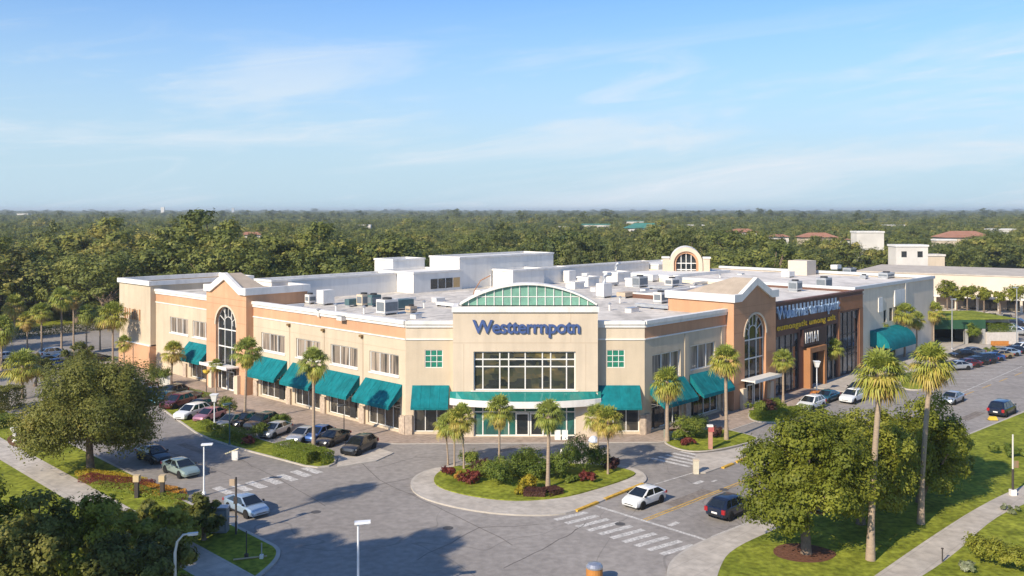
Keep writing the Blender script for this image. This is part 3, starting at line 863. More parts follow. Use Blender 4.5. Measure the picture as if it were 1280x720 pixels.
    for k in range(NSEG):
        (xa, za), (xb, zb) = arch[k], arch[k + 1]
        def o_(x, z, q): return (tc + (x - tc) * q, zs_ + (z - zs_) * q)
        p1, p2, p3, p4 = (xa, za), (xb, zb), o_(xb, zb, 1.10), o_(xa, za, 1.10)
        tr.hexa([fr(a, n + .003, b) for a, b in (p1, p2, p3, p4)] + [fr(a, n + .07, b) for a, b in (p1, p2, p3, p4)])
    on_mall(tr, 'arch_surround', CREAM2)
    # doors behind a small white canopy
    cn = MB()
    fr.box(cn, tc - hw - .9, tc + hw + .9, n + .02, n + 1.9, 3.55, 3.72)
    fr.box(cn, tc - hw - .95, tc + hw + .95, n + 1.9, n + 2.0, 3.45, 3.85)
    on_mall(cn, 'entrance_canopy', FRAME)
    for s in (-.92, .92):
        d = MB(); fr.box(d, tc + s - .8, tc + s + .8, ng + .12, ng + .2, .08, 2.75)
        do = on_mall(d, 'door', FRAME)
        dg = MB(); dg.poly([fr(tc + s - .62, ng + .21, .3), fr(tc + s + .62, ng + .21, .3), fr(tc + s + .62, ng + .21, 2.55), fr(tc + s - .62, ng + .21, 2.55)])
        dg.build('door_glass', GLASS, do)
    for s in (-1, 1):
        pi_ = MB(); fr.box(pi_, tc + s * (hw + .75) - .45, tc + s * (hw + .75) + .45, n + .02, n + .5, -.04, 2.6); on_mall(pi_, 'stone_pier', CREAM2)
tower(LF, 32.0, 42.8, PEACH)
tower(RF, 17.4, 28.2, TERRA, hip=8.8)

# right facade --------------------------------------------------------
RU = [(1.5, 7.2, 5.6, 8.7), (9.3, 14.8, 5.9, 8.9)]
RS = [(1.3, 7.4, .3, 3.5), (9.4, 15.6, .3, 3.5)]
facade(RF, [(0, 17.4)], RU, RS, TERRA, CREAM)
for h in RU: window(RF, h[0], h[1], h[2], h[3], 3, 1, CURT, bar=.14)
for i, h in enumerate(RS):
    storefront(RF, h[0], h[1], door=h[0] + 1.3)
    awning(RF, h[0] - .3, h[1] + .5)
for t in (-.12, 7.9, 16.2):
    m_ = MB(); RF.box(m_, t, t + .9, -.02, .28, -.04, 2.3); on_mall(m_, 'stone_pier', STONE)
for t in (8.0, 16.2):
    m_ = MB(); RF.box(m_, t, t + .8, -.01, .08, 2.31, 10.5); on_mall(m_, 'pilaster', CREAM)

# chamfer with the main entrance ------------------------------------------
c0, c1 = (567 - 640) / FPX * 102.6 - CF.o.x, (746 - 640) / FPX * 102.6 - CF.o.x
NB = 1.25
GW = [(1.7, 3.9, 7.35, 9.3)]
for (t0, t1, gx, sx) in ((0, c0, (507 + 25.5 - 507, 0), None), (c1, CW, None, None)):
    w_ = t1 - t0
    gt = t0 + (2.15 if t0 == 0 else 1.1)
    up = [(gt, gt + 2.0, 7.45, 9.45)]
    sh = [(t0 + (.9 if t0 == 0 else .4), t1 - .6, .3, 3.5)]
    facade(CF, [(t0, t1)], up, sh, CREAM2, CREAM)
    window(CF, *up[0], 3, 3, GREENP, bar=.07, n=-.12)
    storefront(CF, sh[0][0], sh[0][1])
    awning(CF, t0 + (.75 if t0 == 0 else .15), t1 - (.5 if t0 == 0 else .55), 5.5, 3.4, 1.9, .25)
m_ = MB(); CF.box(m_, -.05, .75, -.02, .3, -.04, 2.2); on_mall(m_, 'stone_pier', STONE)
m_ = MB(); CF.box(m_, CW - .55, CW + .03, -.02, .3, -.04, 2.2); on_mall(m_, 'stone_pier', STONE)
# central block
ZC = 14.35
bx0, bx1 = (592 - 640) / FPX * 101.4 - CF.o.x, (719.5 - 640) / FPX * 101.4 - CF.o.x
m_ = MB()
CF.wall(m_, c0, c1, -.05, ZC - .55, [(bx0, bx1, 5.15, 9.45), (bx0, bx1, .1, 3.55)], n=NB, depth=.4)
for x in (c0, c1):
    m_.poly([CF(x, NB, -.05), CF(x, -.02, -.05), CF(x, -.02, ZC - .55), CF(x, NB, ZC - .55)])
    m_.poly([CF(x, 0, 12), CF(x, -3, 12), CF(x, -3, ZC - .55), CF(x, 0, ZC - .55)])
m_.poly([CF(c0, -3, 12), CF(c1, -3, 12), CF(c1, -3, ZC - .55), CF(c0, -3, ZC - .55)])
on_mall(m_, 'entrance_block_wall', CREAM2)
m_ = MB(); CF.box(m_, c0 - .12, c1 + .12, -3.1, NB + .22, ZC - .55, ZC); on_mall(m_, 'cornice', WHITE)
for q in ((c0 + .02, c1 - .02, 10.38, 10.43), (c1 - 3.0, c1 - 2.96, 10.44, ZC - .6), (bx0 - 1.1, bx0 - 1.06, 4.8, 10.3), (bx1 + 1.1, bx1 + 1.14, 4.8, 10.3)):
    m_ = MB(); CF.box(m_, q[0], q[1], NB - .01, NB + .008, q[2], q[3]); on_mall(m_, 'control_joint', JOINT)
xs = [bx0 + (bx1 - bx0) * f for f in (0, .09, .26, .345, .505, .665, .75, .91, 1)]
xs = [bx0 + (bx1 - bx0) * k / 8 for k in (0, .72, 2.05, 2.75, 4.05, 5.4, 6.05, 7.3, 8)]
window(CF, bx0, bx1, 5.15, 9.45, 8, 3, HALLG, n=NB - .35, bar=.13, zs=[5.15, 7.75, 8.55, 9.45], xs=xs, name='curtain_window')
window(CF, bx0, bx1, .1, 3.55, 8, 2, ENTG, n=NB - .35, bar=.12, zs=[.1, 2.75, 3.55], xs=xs, name='entrance_glazing')
# shop things seen through the great window: floors edge and lit ceiling
for s in (-.8, .8):
    tc = (bx0 + bx1) / 2 + .55
    d = MB(); CF.box(d, tc + s - .76, tc + s + .76, NB - .26, NB - .18, .1, 2.7)
    do = on_mall(d, 'door', FRAME)
    g = MB(); g.poly([CF(tc + s - .6, NB - .17, .3), CF(tc + s + .6, NB - .17, .3), CF(tc + s + .6, NB - .17, 2.5), CF(tc + s - .6, NB - .17, 2.5)])
    g.build('door_glass', GLASS, do)
# bowed canopy: white fascia, green glass deck
m_ = MB(); dk = MB(); K = 24
def bow(k): 
    u_ = k / K; t = c0 - .35 + (c1 - c0 + .7) * u_
    return t, NB + .15 + 2.0 * math.sin(math.pi * u_) ** .75
for k in range(K):
    (ta, na), (tb, nb) = bow(k), bow(k + 1)
    m_.hexa([CF(ta, na - .25, 3.62), CF(tb, nb - .25, 3.62), CF(tb, nb, 3.62), CF(ta, na, 3.62), CF(ta, na - .25, 4.32), CF(tb, nb - .25, 4.32), CF(tb, nb, 4.32), CF(ta, na, 4.32)])
    m_.poly([CF(ta, NB + .01, 3.66), CF(tb, NB + .01, 3.66), CF(tb, nb - .2, 3.66), CF(ta, na - .2, 3.66)])
    dk.poly([CF(ta, NB + .01, 5.05), CF(tb, NB + .01, 5.05), CF(tb, nb - .2, 4.33), CF(ta, na - .2, 4.33)])
co = on_mall(m_, 'entrance_canopy', WHITE)
dk.build('canopy_glass', mat('canopy_glass', (.02, .20, .17), .18, .2, .6, .5, coat=.4), co)
m_ = MB(); CF.box(m_, bx0 - .3, bx1 + .3, NB + .012, NB + .16, 5.06, 5.14); m_.build('canopy_flashing', WHITE, co)
# green fan light under a white arch, with a barrel vault behind it
ax0, ax1 = c0 + .75, c1 - .1
axc, ahw, az, arise = (ax0 + ax1) / 2, (ax1 - ax0) / 2, ZC + .12, 2.25
rad = (ahw ** 2 + arise ** 2) / (2 * arise); half = math.asin(ahw / rad)
def arc(k, n_, r=0.0, lift=0):
    a_ = -half + 2 * half * k / n_
    return axc + (rad + r) * math.sin(a_), az + arise - rad + (rad + r) * math.cos(a_) + lift
NA = 28; nf = NB - .9
g = MB(); g.poly([CF(ax0, nf, az), CF(ax1, nf, az)] + [CF(arc(k, NA)[0], nf, max(az, arc(k, NA)[1])) for k in range(NA - 1, 0, -1)])
go = on_mall(g, 'fan_light', GREENG)
f = MB()
def zarc(x): return az + arise - rad + math.sqrt(max(0, rad ** 2 - (x - axc) ** 2))
for k in range(1, 16):
    x = ax0 + (ax1 - ax0) * k / 16
    CF.box(f, x - .045, x + .045, nf + .01, nf + .09, az, zarc(x))
xa = math.sqrt(rad ** 2 - (az + .95 - (az + arise - rad)) ** 2)
CF.box(f, axc - xa, axc + xa, nf + .012, nf + .07, az + .9, az + .98)
f.build('frame', FRAME, go)
m_ = MB()
for k in range(NA):
    (xa, za), (xb, zb), (xc, zc_), (xd, zd) = arc(k, NA), arc(k + 1, NA), arc(k + 1, NA, .20), arc(k, NA, .20)
    m_.hexa([CF(xa, nf - .3, za), CF(xb, nf - .3, zb), CF(xb, nf + .35, zb), CF(xa, nf + .35, za), CF(xd, nf - .3, zd), CF(xc, nf - .3, zc_), CF(xc, nf + .35, zc_), CF(xd, nf + .35, zd)])
    m_.poly([CF(xd, nf - .3, zd - .05), CF(xc, nf - .3, zc_ - .05), CF(xc, nf - 2.2, zc_ - .05), CF(xd, nf - 2.2, zd - .05)])
m_.poly([CF(ax0, nf - 2.2, az - 1.2), CF(ax1, nf - 2.2, az - 1.2)] + [CF(arc(k, NA, .2)[0], nf - 2.2, arc(k, NA, .14)[1]) for k in range(NA, -1, -1)])
for x in (ax0 - .2, ax1 + .2): m_.poly([CF(x, nf - .3, 12), CF(x, nf - 2.2, 12), CF(x, nf - 2.2, az + .1), CF(x, nf - .3, az + .1)])
on_mall(m_, 'arched_roof', WHITE)

# lettering
def text_mesh(s, width, height, extrude=.09, bold=.03, space=1.0):
    cu = bpy.data.curves.new('lettering', 'FONT')
    cu.body = s; cu.size = 1; cu.extrude = .05; cu.offset = bold; cu.space_character = space
    ob = bpy.data.objects.new('lettering_tmp', cu); COL.objects.link(ob)
    bpy.context.view_layer.update()
    me = bpy.data.meshes.new_from_object(ob.evaluated_get(bpy.context.evaluated_depsgraph_get()))
    bpy.data.objects.remove(ob); bpy.data.curves.remove(cu)
    n = len(me.vertices); co = np.empty(n * 3, np.float32); me.vertices.foreach_get('co', co); co = co.reshape(-1, 3)
    mn, mx = co.min(0), co.max(0)
    co[:, 0] = (co[:, 0] - mn[0]) / (mx[0] - mn[0]) * width
    co[:, 1] = (co[:, 1] - mn[1]) / (mx[1] - mn[1]) * height
    co[:, 2] = (co[:, 2] - mn[2]) / (mx[2] - mn[2]) * extrude
    return me, co
def lettering(name, s, fr, t0, t1, n, z0, z1, m, parent=None, inv=None, **k):
    me, co = text_mesh(s, t1 - t0, z1 - z0, **k)
    d, nn, o = np.array(fr.d), np.array(fr.n), np.array(fr.o)
    w_ = o + (co[:, :1] + t0) * d + (co[:, 2:3] + n) * nn + np.concatenate([np.zeros((len(co), 2)), co[:, 1:2] + z0], 1)
    me.vertices.foreach_set('co', w_.astype(np.float32).ravel()); me.update()
    ob = link(name, me, m, parent)
    if inv is not None: ob.matrix_parent_inverse = inv
    return ob
tA, tB = (590.5 - 640) / FPX * 101.3 - CF.o.x, (725 - 640) / FPX * 101.3 - CF.o.x
lettering('sign_lettering', 'Westterrnpotn', CF, tA, tB, NB + .06, 11.0, 12.95, BLUELET, MALL, wrot, bold=.022, space=.93, extrude=.16)

# roof of the mall
RZ = 11.85
m_ = MB()
m_.poly([W(.2, 19.4, RZ), W(18.4, .2, RZ), W(46.6, .2, RZ), W(46.6, 24.3, RZ), W(75.8, 24.3, RZ), W(75.8, 50, RZ), W(96, 50, RZ), W(96, 74, RZ), W(60, 91, RZ), W(.2, 91.3, RZ)])
on_mall(m_, 'roof', ROOF)
m_ = MB()
for (a, b) in ((W(96, 50), W(96, 74)), (W(96, 74), W(60, 91)), (W(60, 91), W(0, 91.3))):
    m_.poly([a + Vector((0, 0, -.05)), b + Vector((0, 0, -.05)), b + Vector((0, 0, 12.5)), a + Vector((0, 0, 12.5))])
on_mall(m_, 'rear_wall', CREAM)
# seams and ponding strips of the membrane
m_ = MB()
rs = random.Random(4)
for k in range(9):
    b_ = 22 + k * 3.6
    m_.hexa([W(2, b_, RZ + .003), W(40, b_, RZ + .003), W(40, b_ + .25, RZ + .003), W(2, b_ + .25, RZ + .003), W(2, b_, RZ + .03), W(40, b_, RZ + .03), W(40, b_ + .25, RZ + .03), W(2, b_ + .25, RZ + .03)])
on_mall(m_, 'roof_seam', ROOFW)

def ab_box(mb, a0, a1, b0, b1, z0, z1, mi=0):
    mb.box(a0, a1, b0, b1, z0, z1, mi, fn=lambda a, b, c: W(a, b, c))
def penthouse(name, a0, a1, b0, b1, z1, z0=RZ - .1, par=.5):
    m_ = MB()
    ab_box(m_, a0, a1, b0, b1, z0, z1 - .02)
    o = on_mall(m_, name, WHITEW)
    m_ = MB(); e = .12
    for (p, q, r, s) in ((a0 - e, a1 + e, b0 - e, b0 + .25), (a0 - e, a1 + e, b1 - .25, b1 + e), (a0 - e, a0 + .25, b0 + .25, b1 - .25), (a1 - .25, a1 + e, b0 + .25, b1 - .25)):
        ab_box(m_, p, q, r, s, z1, z1 + .3)
    c_ = m_.build('coping', WHITE, o)
    return o
penthouse('rear_block', 5.7, 28.6, 56, 60.5, 14.7)
pb = penthouse('rear_block', 28.7, 39.2, 51.8, 60.9, 14.9)
penthouse('rear_block', 32.0, 39, 61, 66, 16.5)
penthouse('rear_block', 39.3, 63.2, 52.5, 60, 16.9)
penthouse('rear_block', 47.0, 55, 47.5, 52.3, 14.6)
for (a_, b_, w_, h_) in ((58, 40, 3, 13.2), (63, 34, 2.2, 13.0), (69, 42, 4, 13.4), (52, 38, 2.5, 12.8), (71, 31, 2.4, 13.1)): penthouse('rear_block', a_, a_ + w_, b_, b_ + w_ * .8, h_)
penthouse('rear_block', 55.2, 64, 49.5, 52.3, 14.4)
penthouse('rear_block', 66, 96, 54, 56, 14.0)
for k in range(4):
    a_ = 32.3 + k * 1.65
    m_ = MB(); ab_box(m_, a_, a_ + 1.45, 51.75, 51.79, 12.3, 13.9); on_mall(m_, 'penthouse_window' if k < 3 else 'board_panel', GLASS if k < 3 else mat('tan_board', (.45, .31, .15)))

# ---------------------------------------------------------------- neighbours of the mall
def under(root):
    inv = Matrix.Translation(-Vector(root.location))
    def add(mb, name, mats, label=None, smooth=None):
        o = mb.build(name, mats, root, smooth=smooth); o.matrix_parent_inverse = inv
        if label: o['label'] = label
        return o
    return add
# brown shop: t from its left end
BA0, BA1 = 46.75, 75.8
BF = Fr(W(BA0, 0), U, -V); BW = BA1 - BA0; BH = 12.45
BS = thing('brown_store', 'dark brown shop with yellow and pale blue lettering and an orange doorway', 'shop', W(BA0, 0))
ba = under(BS)
NBR = .55
dc = BW * .40                                   # centre of the portal
holes = [(.7, 7.6, .2, 8.0), (dc - 2.0, dc + 2.0, .05, 5.0), (dc + 4.6, dc + 8.6, .2, 8.0), (BW - 8.6, BW - 3.4, .2, 10.2)]
holes = [(.7, 7.6, .2, 8.0), (dc - 2.0, dc + 2.0, .05, 5.0), (dc + 4.3, BW - 9.2, .2, 8.2), (BW - 8.3, BW - 1.6, .2, 9.6)]
m_ = MB(); BF.wall(m_, 0, BW, -.05, BH, holes, n=NBR, depth=.5)
for x in (0, BW): m_.poly([BF(x, NBR, -.05), BF(x, -24, -.05), BF(x, -24, BH), BF(x, NBR, BH)])
ba(m_, 'wall', BROWN)
m_ = MB(); BF.box(m_, BW - 8.6, BW - .2, NBR + .003, NBR + .12, 9.9, 11.9); BF.box(m_, BW - 1.4, BW - .05, NBR + .003, NBR + .1, .1, 9.88); BF.box(m_, BW - 8.9, BW - 8.35, NBR + .003, NBR + .1, .1, 9.88)
ba(m_, 'rust_panel', RUST)
m_ = MB(); BF.box(m_, -.05, BW + .05, NBR - .4, NBR + .2, BH, BH + .25); BF.box(m_, BW - 8.7, BW, NBR + .12, NBR + .2, 11.9, 12.02)
ba(m_, 'coping', mat('brown_coping', (.20, .10, .075), .7, .1))
for i, h in enumerate(holes):
    if i == 1: continue
    g = MB(); g.poly([BF(h[0], NBR - .3, h[2]), BF(h[1], NBR - .3, h[2]), BF(h[1], NBR - .3, h[3]), BF(h[0], NBR - .3, h[3])])
    go = ba(g, 'window', STOREG)
    f = MB(); cols = max(3, int((h[1] - h[0]) / 1.5))
    for k in range(cols + 1):
        x = h[0] + .05 + (h[1] - h[0] - .1) * k / cols
        BF.box(f, x - .04, x + .04, NBR - .295, NBR - .2, h[2], h[3])
    for z in (h[2] + .05, 3.0, 4.0, 6.2, h[3] - .05): BF.box(f, h[0], h[1], NBR - .29, NBR - .22, z - .04, z + .04)
    f.build('frame', DARKM, go)
# portal
m_ = MB()
for x in (dc - 2.6, dc + 1.95): BF.box(m_, x, x + .65, NBR + .003, NBR + 1.0, -.04, 5.7)
BF.box(m_, dc - 1.948, dc + 1.948, NBR + .003, NBR + 1.0, 5.0, 5.7)
ba(m_, 'portal', mat('orange_panel', (.36, .17, .075), .7, .1, .6, .2))
d = MB(); BF.box(d, dc - 1.9, dc + 1.9, NBR - .45, NBR - .35, .06, 4.95)
do = ba(d, 'door', GLASS)
f = MB()
for x in (-1.85, -.95, 0, .95, 1.85): BF.box(f, dc + x - .05, dc + x + .05, NBR - .34, NBR - .26, .06, 4.95)
BF.box(f, dc - 1.9, dc + 1.9, NBR - .345, NBR - .27, 2.7, 2.85); f.build('frame', DARKM, do)
m_ = MB(); BF.box(m_, dc - 3.6, dc + 3.7, NBR + .004, NBR + .5, 6.0, 8.35)
so = ba(m_, 'sign_board', mat('dark_sign_board', (.05, .025, .022), .5, .1))
binv = Matrix.Translation(-Vector(BS.location))
lettering('sign_lettering', 'IHIAI', BF, dc - 3.2, dc + .8, NBR + .53, 6.4, 7.9, WHITE, so, None, bold=.012, space=1.25)
lettering('name_lettering', 'Wuutrnus turnimpunt', BF, .8, BW - 8.9, NBR + .15, 9.85, 11.85, SKYLET, BS, binv, bold=.018, space=.92, extrude=.2)
m_ = MB(); BF.box(m_, .6, BW - 8.8, NBR + .004, NBR + .1, 10.6, 12.2)
m_ = MB()
for k in range(17):
    t = 1.0 + k * 1.12
    BF.box(m_, t, t + .55, NBR + .02, NBR + .1, 10.9 + .3 * (k % 3 == 0), 12.05)
ba(m_, 'letter_backing', mat('silver_letter', (.55, .60, .66), .4, .2, 2, .4))
lettering('slogan_lettering', 'eumongatlt umong atlt', BF, .9, BW - 10.2, NBR + .14, 8.55, 9.65, YELLET, BS, binv, bold=.012, space=1.1, extrude=.08)
m_ = MB(); m_.poly([BF(.1, .2, BH - .35), BF(BW - .1, .2, BH - .35), BF(BW - .1, -24, BH - .35), BF(.1, -24, BH - .35)]); ba(m_, 'roof', ROOFW)
m_ = MB(); m_.poly([BF(0, -24, 11), BF(BW, -24, 11), BF(BW, -24, BH), BF(0, -24, BH)]); BF.box(m_, 0, .25, -24, NBR - .42, BH + .002, BH + .22); ba(m_, 'parapet', WHITEW)
m_ = MB(); BF.box(m_, .2, BW - .2, NBR + .003, NBR + 1.3, 4.3, 4.42); m_ = None

# grey shop
GA0, GA1 = 75.9, 111.0
GF = Fr(W(GA0, 0), U, -V); GWd = GA1 - GA0; GH = 12.9; NG = -.9
GS = thing('grey_store', 'large plain greige store beside the brown shop with a curved teal awning', 'store', W(GA0, 0))
ga = under(GS)
gh = [(11.8, 12.9, 6.3, 8.3), (14.2, 15.6, 6.3, 8.5), (7.0, 17.0, .2, 3.4)]
m_ = MB(); GF.wall(m_, 0, GWd, -.05, GH - .5, gh, n=NG, depth=.3)
m_.poly([GF(GWd, NG, -.05), GF(GWd, -46, -.05), GF(GWd, -46, GH - .5), GF(GWd, NG, GH - .5)])
m_.poly([GF(0, NG, 8), GF(0, -50, 8), GF(0, -50, GH - .5), GF(0, NG, GH - .5)])
m_.poly([GF(GWd, -46, 6), GF(0, -50, 6), GF(0, -50, GH - .5), GF(GWd, -46, GH - .5)])
ga(m_, 'wall', GREYW)
m_ = MB(); GF.box(m_, -.05, GWd + .2, NG - .4, NG + .22, GH - .5, GH); GF.box(m_, GWd - .25, GWd + .2, -46, NG - .402, GH - .5, GH - .003); GF.box(m_, -.06, .3, -50, NG - .402, GH - .5, GH - .003)
ga(m_, 'coping', mat('grey_coping', (.55, .56, .56), .6, .08))
m_ = MB(); GF.box(m_, 20.8, 21.6, NG + .003, NG + .25, -.04, GH - .52); ga(m_, 'pilaster', mat('pale_greige', (.60, .55, .48), .9, .05))
m_ = MB(); GF.box(m_, 16.2, 20.6, NG + .004, NG + .2, 8.6, 11.4); ga(m_, 'white_panel', WHITE)
m_ = MB(); GF.box(m_, 9.5, 11.2, NG + .004, NG + .12, 8.2, 10.6); ga(m_, 'white_panel', WHITE)
for h in gh:
    g = MB(); g.poly([GF(h[0], NG - .22, h[2]), GF(h[1], NG - .22, h[2]), GF(h[1], NG - .22, h[3]), GF(h[0], NG - .22, h[3])])
    go = ga(g, 'window', GLASS)
    f = MB(); n_ = 2 if h[1] - h[0] < 3 else 6
    for k in range(n_ + 1):
        x = h[0] + (h[1] - h[0]) * k / n_
        GF.box(f, x - .05, x + .05, NG - .215, NG - .14, h[2], h[3])
    f.build('frame', DARKM, go)
m_ = MB(); K = 12
for k in range(K):                                         # curved awning
    a0, a1 = math.pi / 2 * k / K, math.pi / 2 * (k + 1) / K
    p0, p1 = (3.2 * math.sin(a0), 2.9 + 2.6 * math.cos(a0)), (3.2 * math.sin(a1), 2.9 + 2.6 * math.cos(a1))
    m_.poly([GF(6.2, NG + p0[0], p0[1]), GF(17.6, NG + p0[0], p0[1]), GF(17.6, NG + p1[0], p1[1]), GF(6.2, NG + p1[0], p1[1])])
    for t in (6.2, 17.6): m_.poly([GF(t, NG + .02, 2.9), GF(t, NG + p0[0], p0[1]), GF(t, NG + p1[0], p1[1])])
GF.box(m_, 6.2, 17.6, NG + 3.15, NG + 3.22, 2.5, 2.9)
ga(m_, 'awning', TEAL)
m_ = MB(); m_.poly([GF(.1, NG - .1, GH - .75), GF(GWd - .1, NG - .1, GH - .75), GF(GWd - .1, -46, GH - .75), GF(.1, -50, GH - .75)]); ga(m_, 'roof', ROOFW)
m_ = MB(); GF.box(m_, 4, 26, -49, -38, GH - .8, GH - .15); ga(m_, 'rear_block', WHITEW)
m_ = MB(); GF.box(m_, 29.5, 33.5, -27, -23, GH - .8, 15.0); ga(m_, 'roof_house', mat('sand_render', (.58, .50, .41), .9, .06))

# arched pavilion standing on the mall roof far behind
PV = thing('arched_pavilion', 'white arched dormer with a tall arched window rising from the mall roof', 'dormer', (35.2, 186, 11.8))
pa = under(PV)
AF = Fr((35.2, 186, 0), Vector((.985, -.17, 0)), Vector((-.17, -.985, 0)))
m_ = MB(); N_ = 20; ri, ro, zs_ = 2.0, 3.25, 14.3
pin = [(-ri, 11.6)] + [(-ri * math.cos(math.pi * k / N_), zs_ + ri * math.sin(math.pi * k / N_)) for k in range(N_ + 1)] + [(ri, 11.6)]
pmid = [(-2.45, 11.6)] + [(-2.45 * math.cos(math.pi * k / N_), zs_ + 2.45 * math.sin(math.pi * k / N_)) for k in range(N_ + 1)] + [(2.45, 11.6)]
pout = [(-ro, 11.6)] + [(-ro * math.cos(math.pi * k / N_), zs_ + ro * math.sin(math.pi * k / N_)) for k in range(N_ + 1)] + [(ro, 11.6)]
def ring(m, A, B, n0, n1):
    for k in range(len(A) - 1):
        q = (A[k], A[k + 1], B[k + 1], B[k])
        m.hexa([AF(x, n0, z) for x, z in q] + [AF(x, n1, z) for x, z in q])
ring(m_, pmid, pout, -.6, .5); pa(m_, 'arch', CREAM2)
m_ = MB(); ring(m_, pin, pmid, -.5, .1); pa(m_, 'arch_reveal', TERRA)
m_ = MB(); m_.poly([AF(x, -.4, z) for x, z in pin]); go = pa(m_, 'arched_window', GLASS)
m_ = MB()
for x in (-1.0, 0, 1.0): AF.box(m_, x - .07, x + .07, -.39, -.3, 11.7, zs_ + math.sqrt(ri * ri - x * x))
for z in (13.0, 14.3): AF.box(m_, -ri, ri, -.385, -.31, z - .08, z + .08)
m_.build('frame', WHITE, go)
m_ = MB()
for k in range(len(pout) - 1):
    q = (pout[k], pout[k + 1])
    m_.poly([AF(q[0][0], -.6, q[0][1] - .02), AF(q[1][0], -.6, q[1][1] - .02), AF(q[1][0], -9, q[1][1] - .02), AF(q[0][0], -9, q[0][1] - .02)])
m_.poly([AF(x, -9, z) for x, z in pout]); pa(m_, 'vault', WHITEW)
m_ = MB(); AF.box(m_, -4.7, -ro - .02, -1.6, .2, 11.6, 15.3); AF.box(m_, ro + .02, 4.7, -1.6, .2, 11.6, 15.3); pa(m_, 'pier', CREAM2)
m_ = MB(); AF.box(m_, -4.9, -ro - .03, -1.8, .4, 15.3, 15.6); AF.box(m_, ro + .03, 4.9, -1.8, .4, 15.3, 15.6); pa(m_, 'pier_cap', WHITE)
ROOF2 = MB()
ab_box(ROOF2, 76, 112, 47.5, 74, 10.5, 11.82); rb2 = on_mall(ROOF2, 'rear_roof', ROOFW)
penthouse('rear_block', 96.5, 112, 52, 62, 13.3)

# long beige parade on the far right
FM0 = Vector((92, 246, 0)); fd = Vector((.84, -.542, 0)).normalized(); fn_ = Vector((fd.y, -fd.x, 0))
FF = Fr(FM0, fd, fn_); FL = 78
FM = thing('shop_parade', 'long low beige shop parade with a shaded arcade across the far car park', 'shop parade', FM0)
fa = under(FM)
BEI = mat('beige_render', (.66, .56, .45), .9, .05, .2, .15, var_scale2=.1)
m_ = MB(); FF.box(m_, 0, FL, -34, 0, 3.3, 8.6); fa(m_, 'upper_wall', BEI)
m_ = MB(); FF.box(m_, -.2, FL + .2, -34.2, .15, 8.6, 8.9); fa(m_, 'roof', mat('tan_membrane', (.50, .44, .37), .9, .1, .2, .1, var_scale2=.6))
m_ = MB(); FF.box(m_, 0, FL, .02, 2.2, 3.1, 3.6); fa(m_, 'arcade_roof', WHITE)
m_ = MB(); FF.box(m_, 0, FL, -34, -1.6, 0, 3.28); fa(m_, 'arcade_back_wall', mat('arcade_wall', (.42, .34, .27), .9, .2, .3))
m_ = MB()
for k in range(16):
    if k % 5 == 4: continue
    FF.box(m_, 1.2 + k * 4.9, 4.2 + k * 4.9, -1.58, -1.52, .2, 2.6)
fa(m_, 'shop_window', SHOPG)
for k in range(17):
    m_ = MB(); FF.box(m_, .2 + k * 4.8, .75 + k * 4.8, 1.5, 2.0, 0, 3.09); fa(m_, 'column', BEI)
m_ = MB(); FF.box(m_, 38, 44, .03, .3, 3.7, 5.0); fa(m_, 'sign_panel', WHITE)
slab('parade_pavement', [FF(-6, 5, 0), FF(FL + 30, 5, 0), FF(FL + 30, -3, 0), FF(-6, -3, 0)], -.02, .12, CONC, KERB)

# low parking deck with a planted edge
GP = G(1180, 431); gd = Vector((.80, .6, 0)).normalized(); gn = Vector((gd.y, -gd.x, 0))
GG = Fr(GP, Vector((1, .10, 0)).normalized(), Vector((.10, -1, 0)).normalized())
PG = thing('parking_deck', 'low dark parking deck with a green parapet and grass on top', 'parking deck', GP)
gp = under(PG)
DKG = mat('green_parapet', (.028, .085, .045), .85, .2, .5)
m_ = MB(); GG.box(m_, -2, 8.2, -9, 0, 2.9, 4.6); gp(m_, 'parapet', DKG)
m_ = MB(); GG.box(m_, -2, 14, -14, -9.01, 0, 4.2); gp(m_, 'rear_wall', mat('deck_wall', (.12, .12, .11)))
m_ = MB(); GG.box(m_, 4.2, 4.8, -.6, -.05, 0, 2.89); GG.box(m_, 7.6, 8.2, -9, -.05, 0, 2.89); gp(m_, 'column', mat('deck_column', (.35, .34, .32)))
m_ = MB(); GG.box(m_, -2, 14.5, -13.9, 0.02, 4.62, 4.72); gp(m_, 'grass_top', GRASS)
m_ = MB(); GG.box(m_, 8.25, 14.5, -9, .3, 0, 2.2); GG.box(m_, 8.3, 14.4, -8.9, -2.2, 2.2, 4.6); gp(m_, 'planter_wall', mat('pale_block', (.55, .50, .45)))
m_ = MB(); GG.box(m_, -2, 8.2, -9.02, -8.9, 0, 2.9); gp(m_, 'underpass_shade', BLACK)  # black sheet standing in for the shade inside the underpass

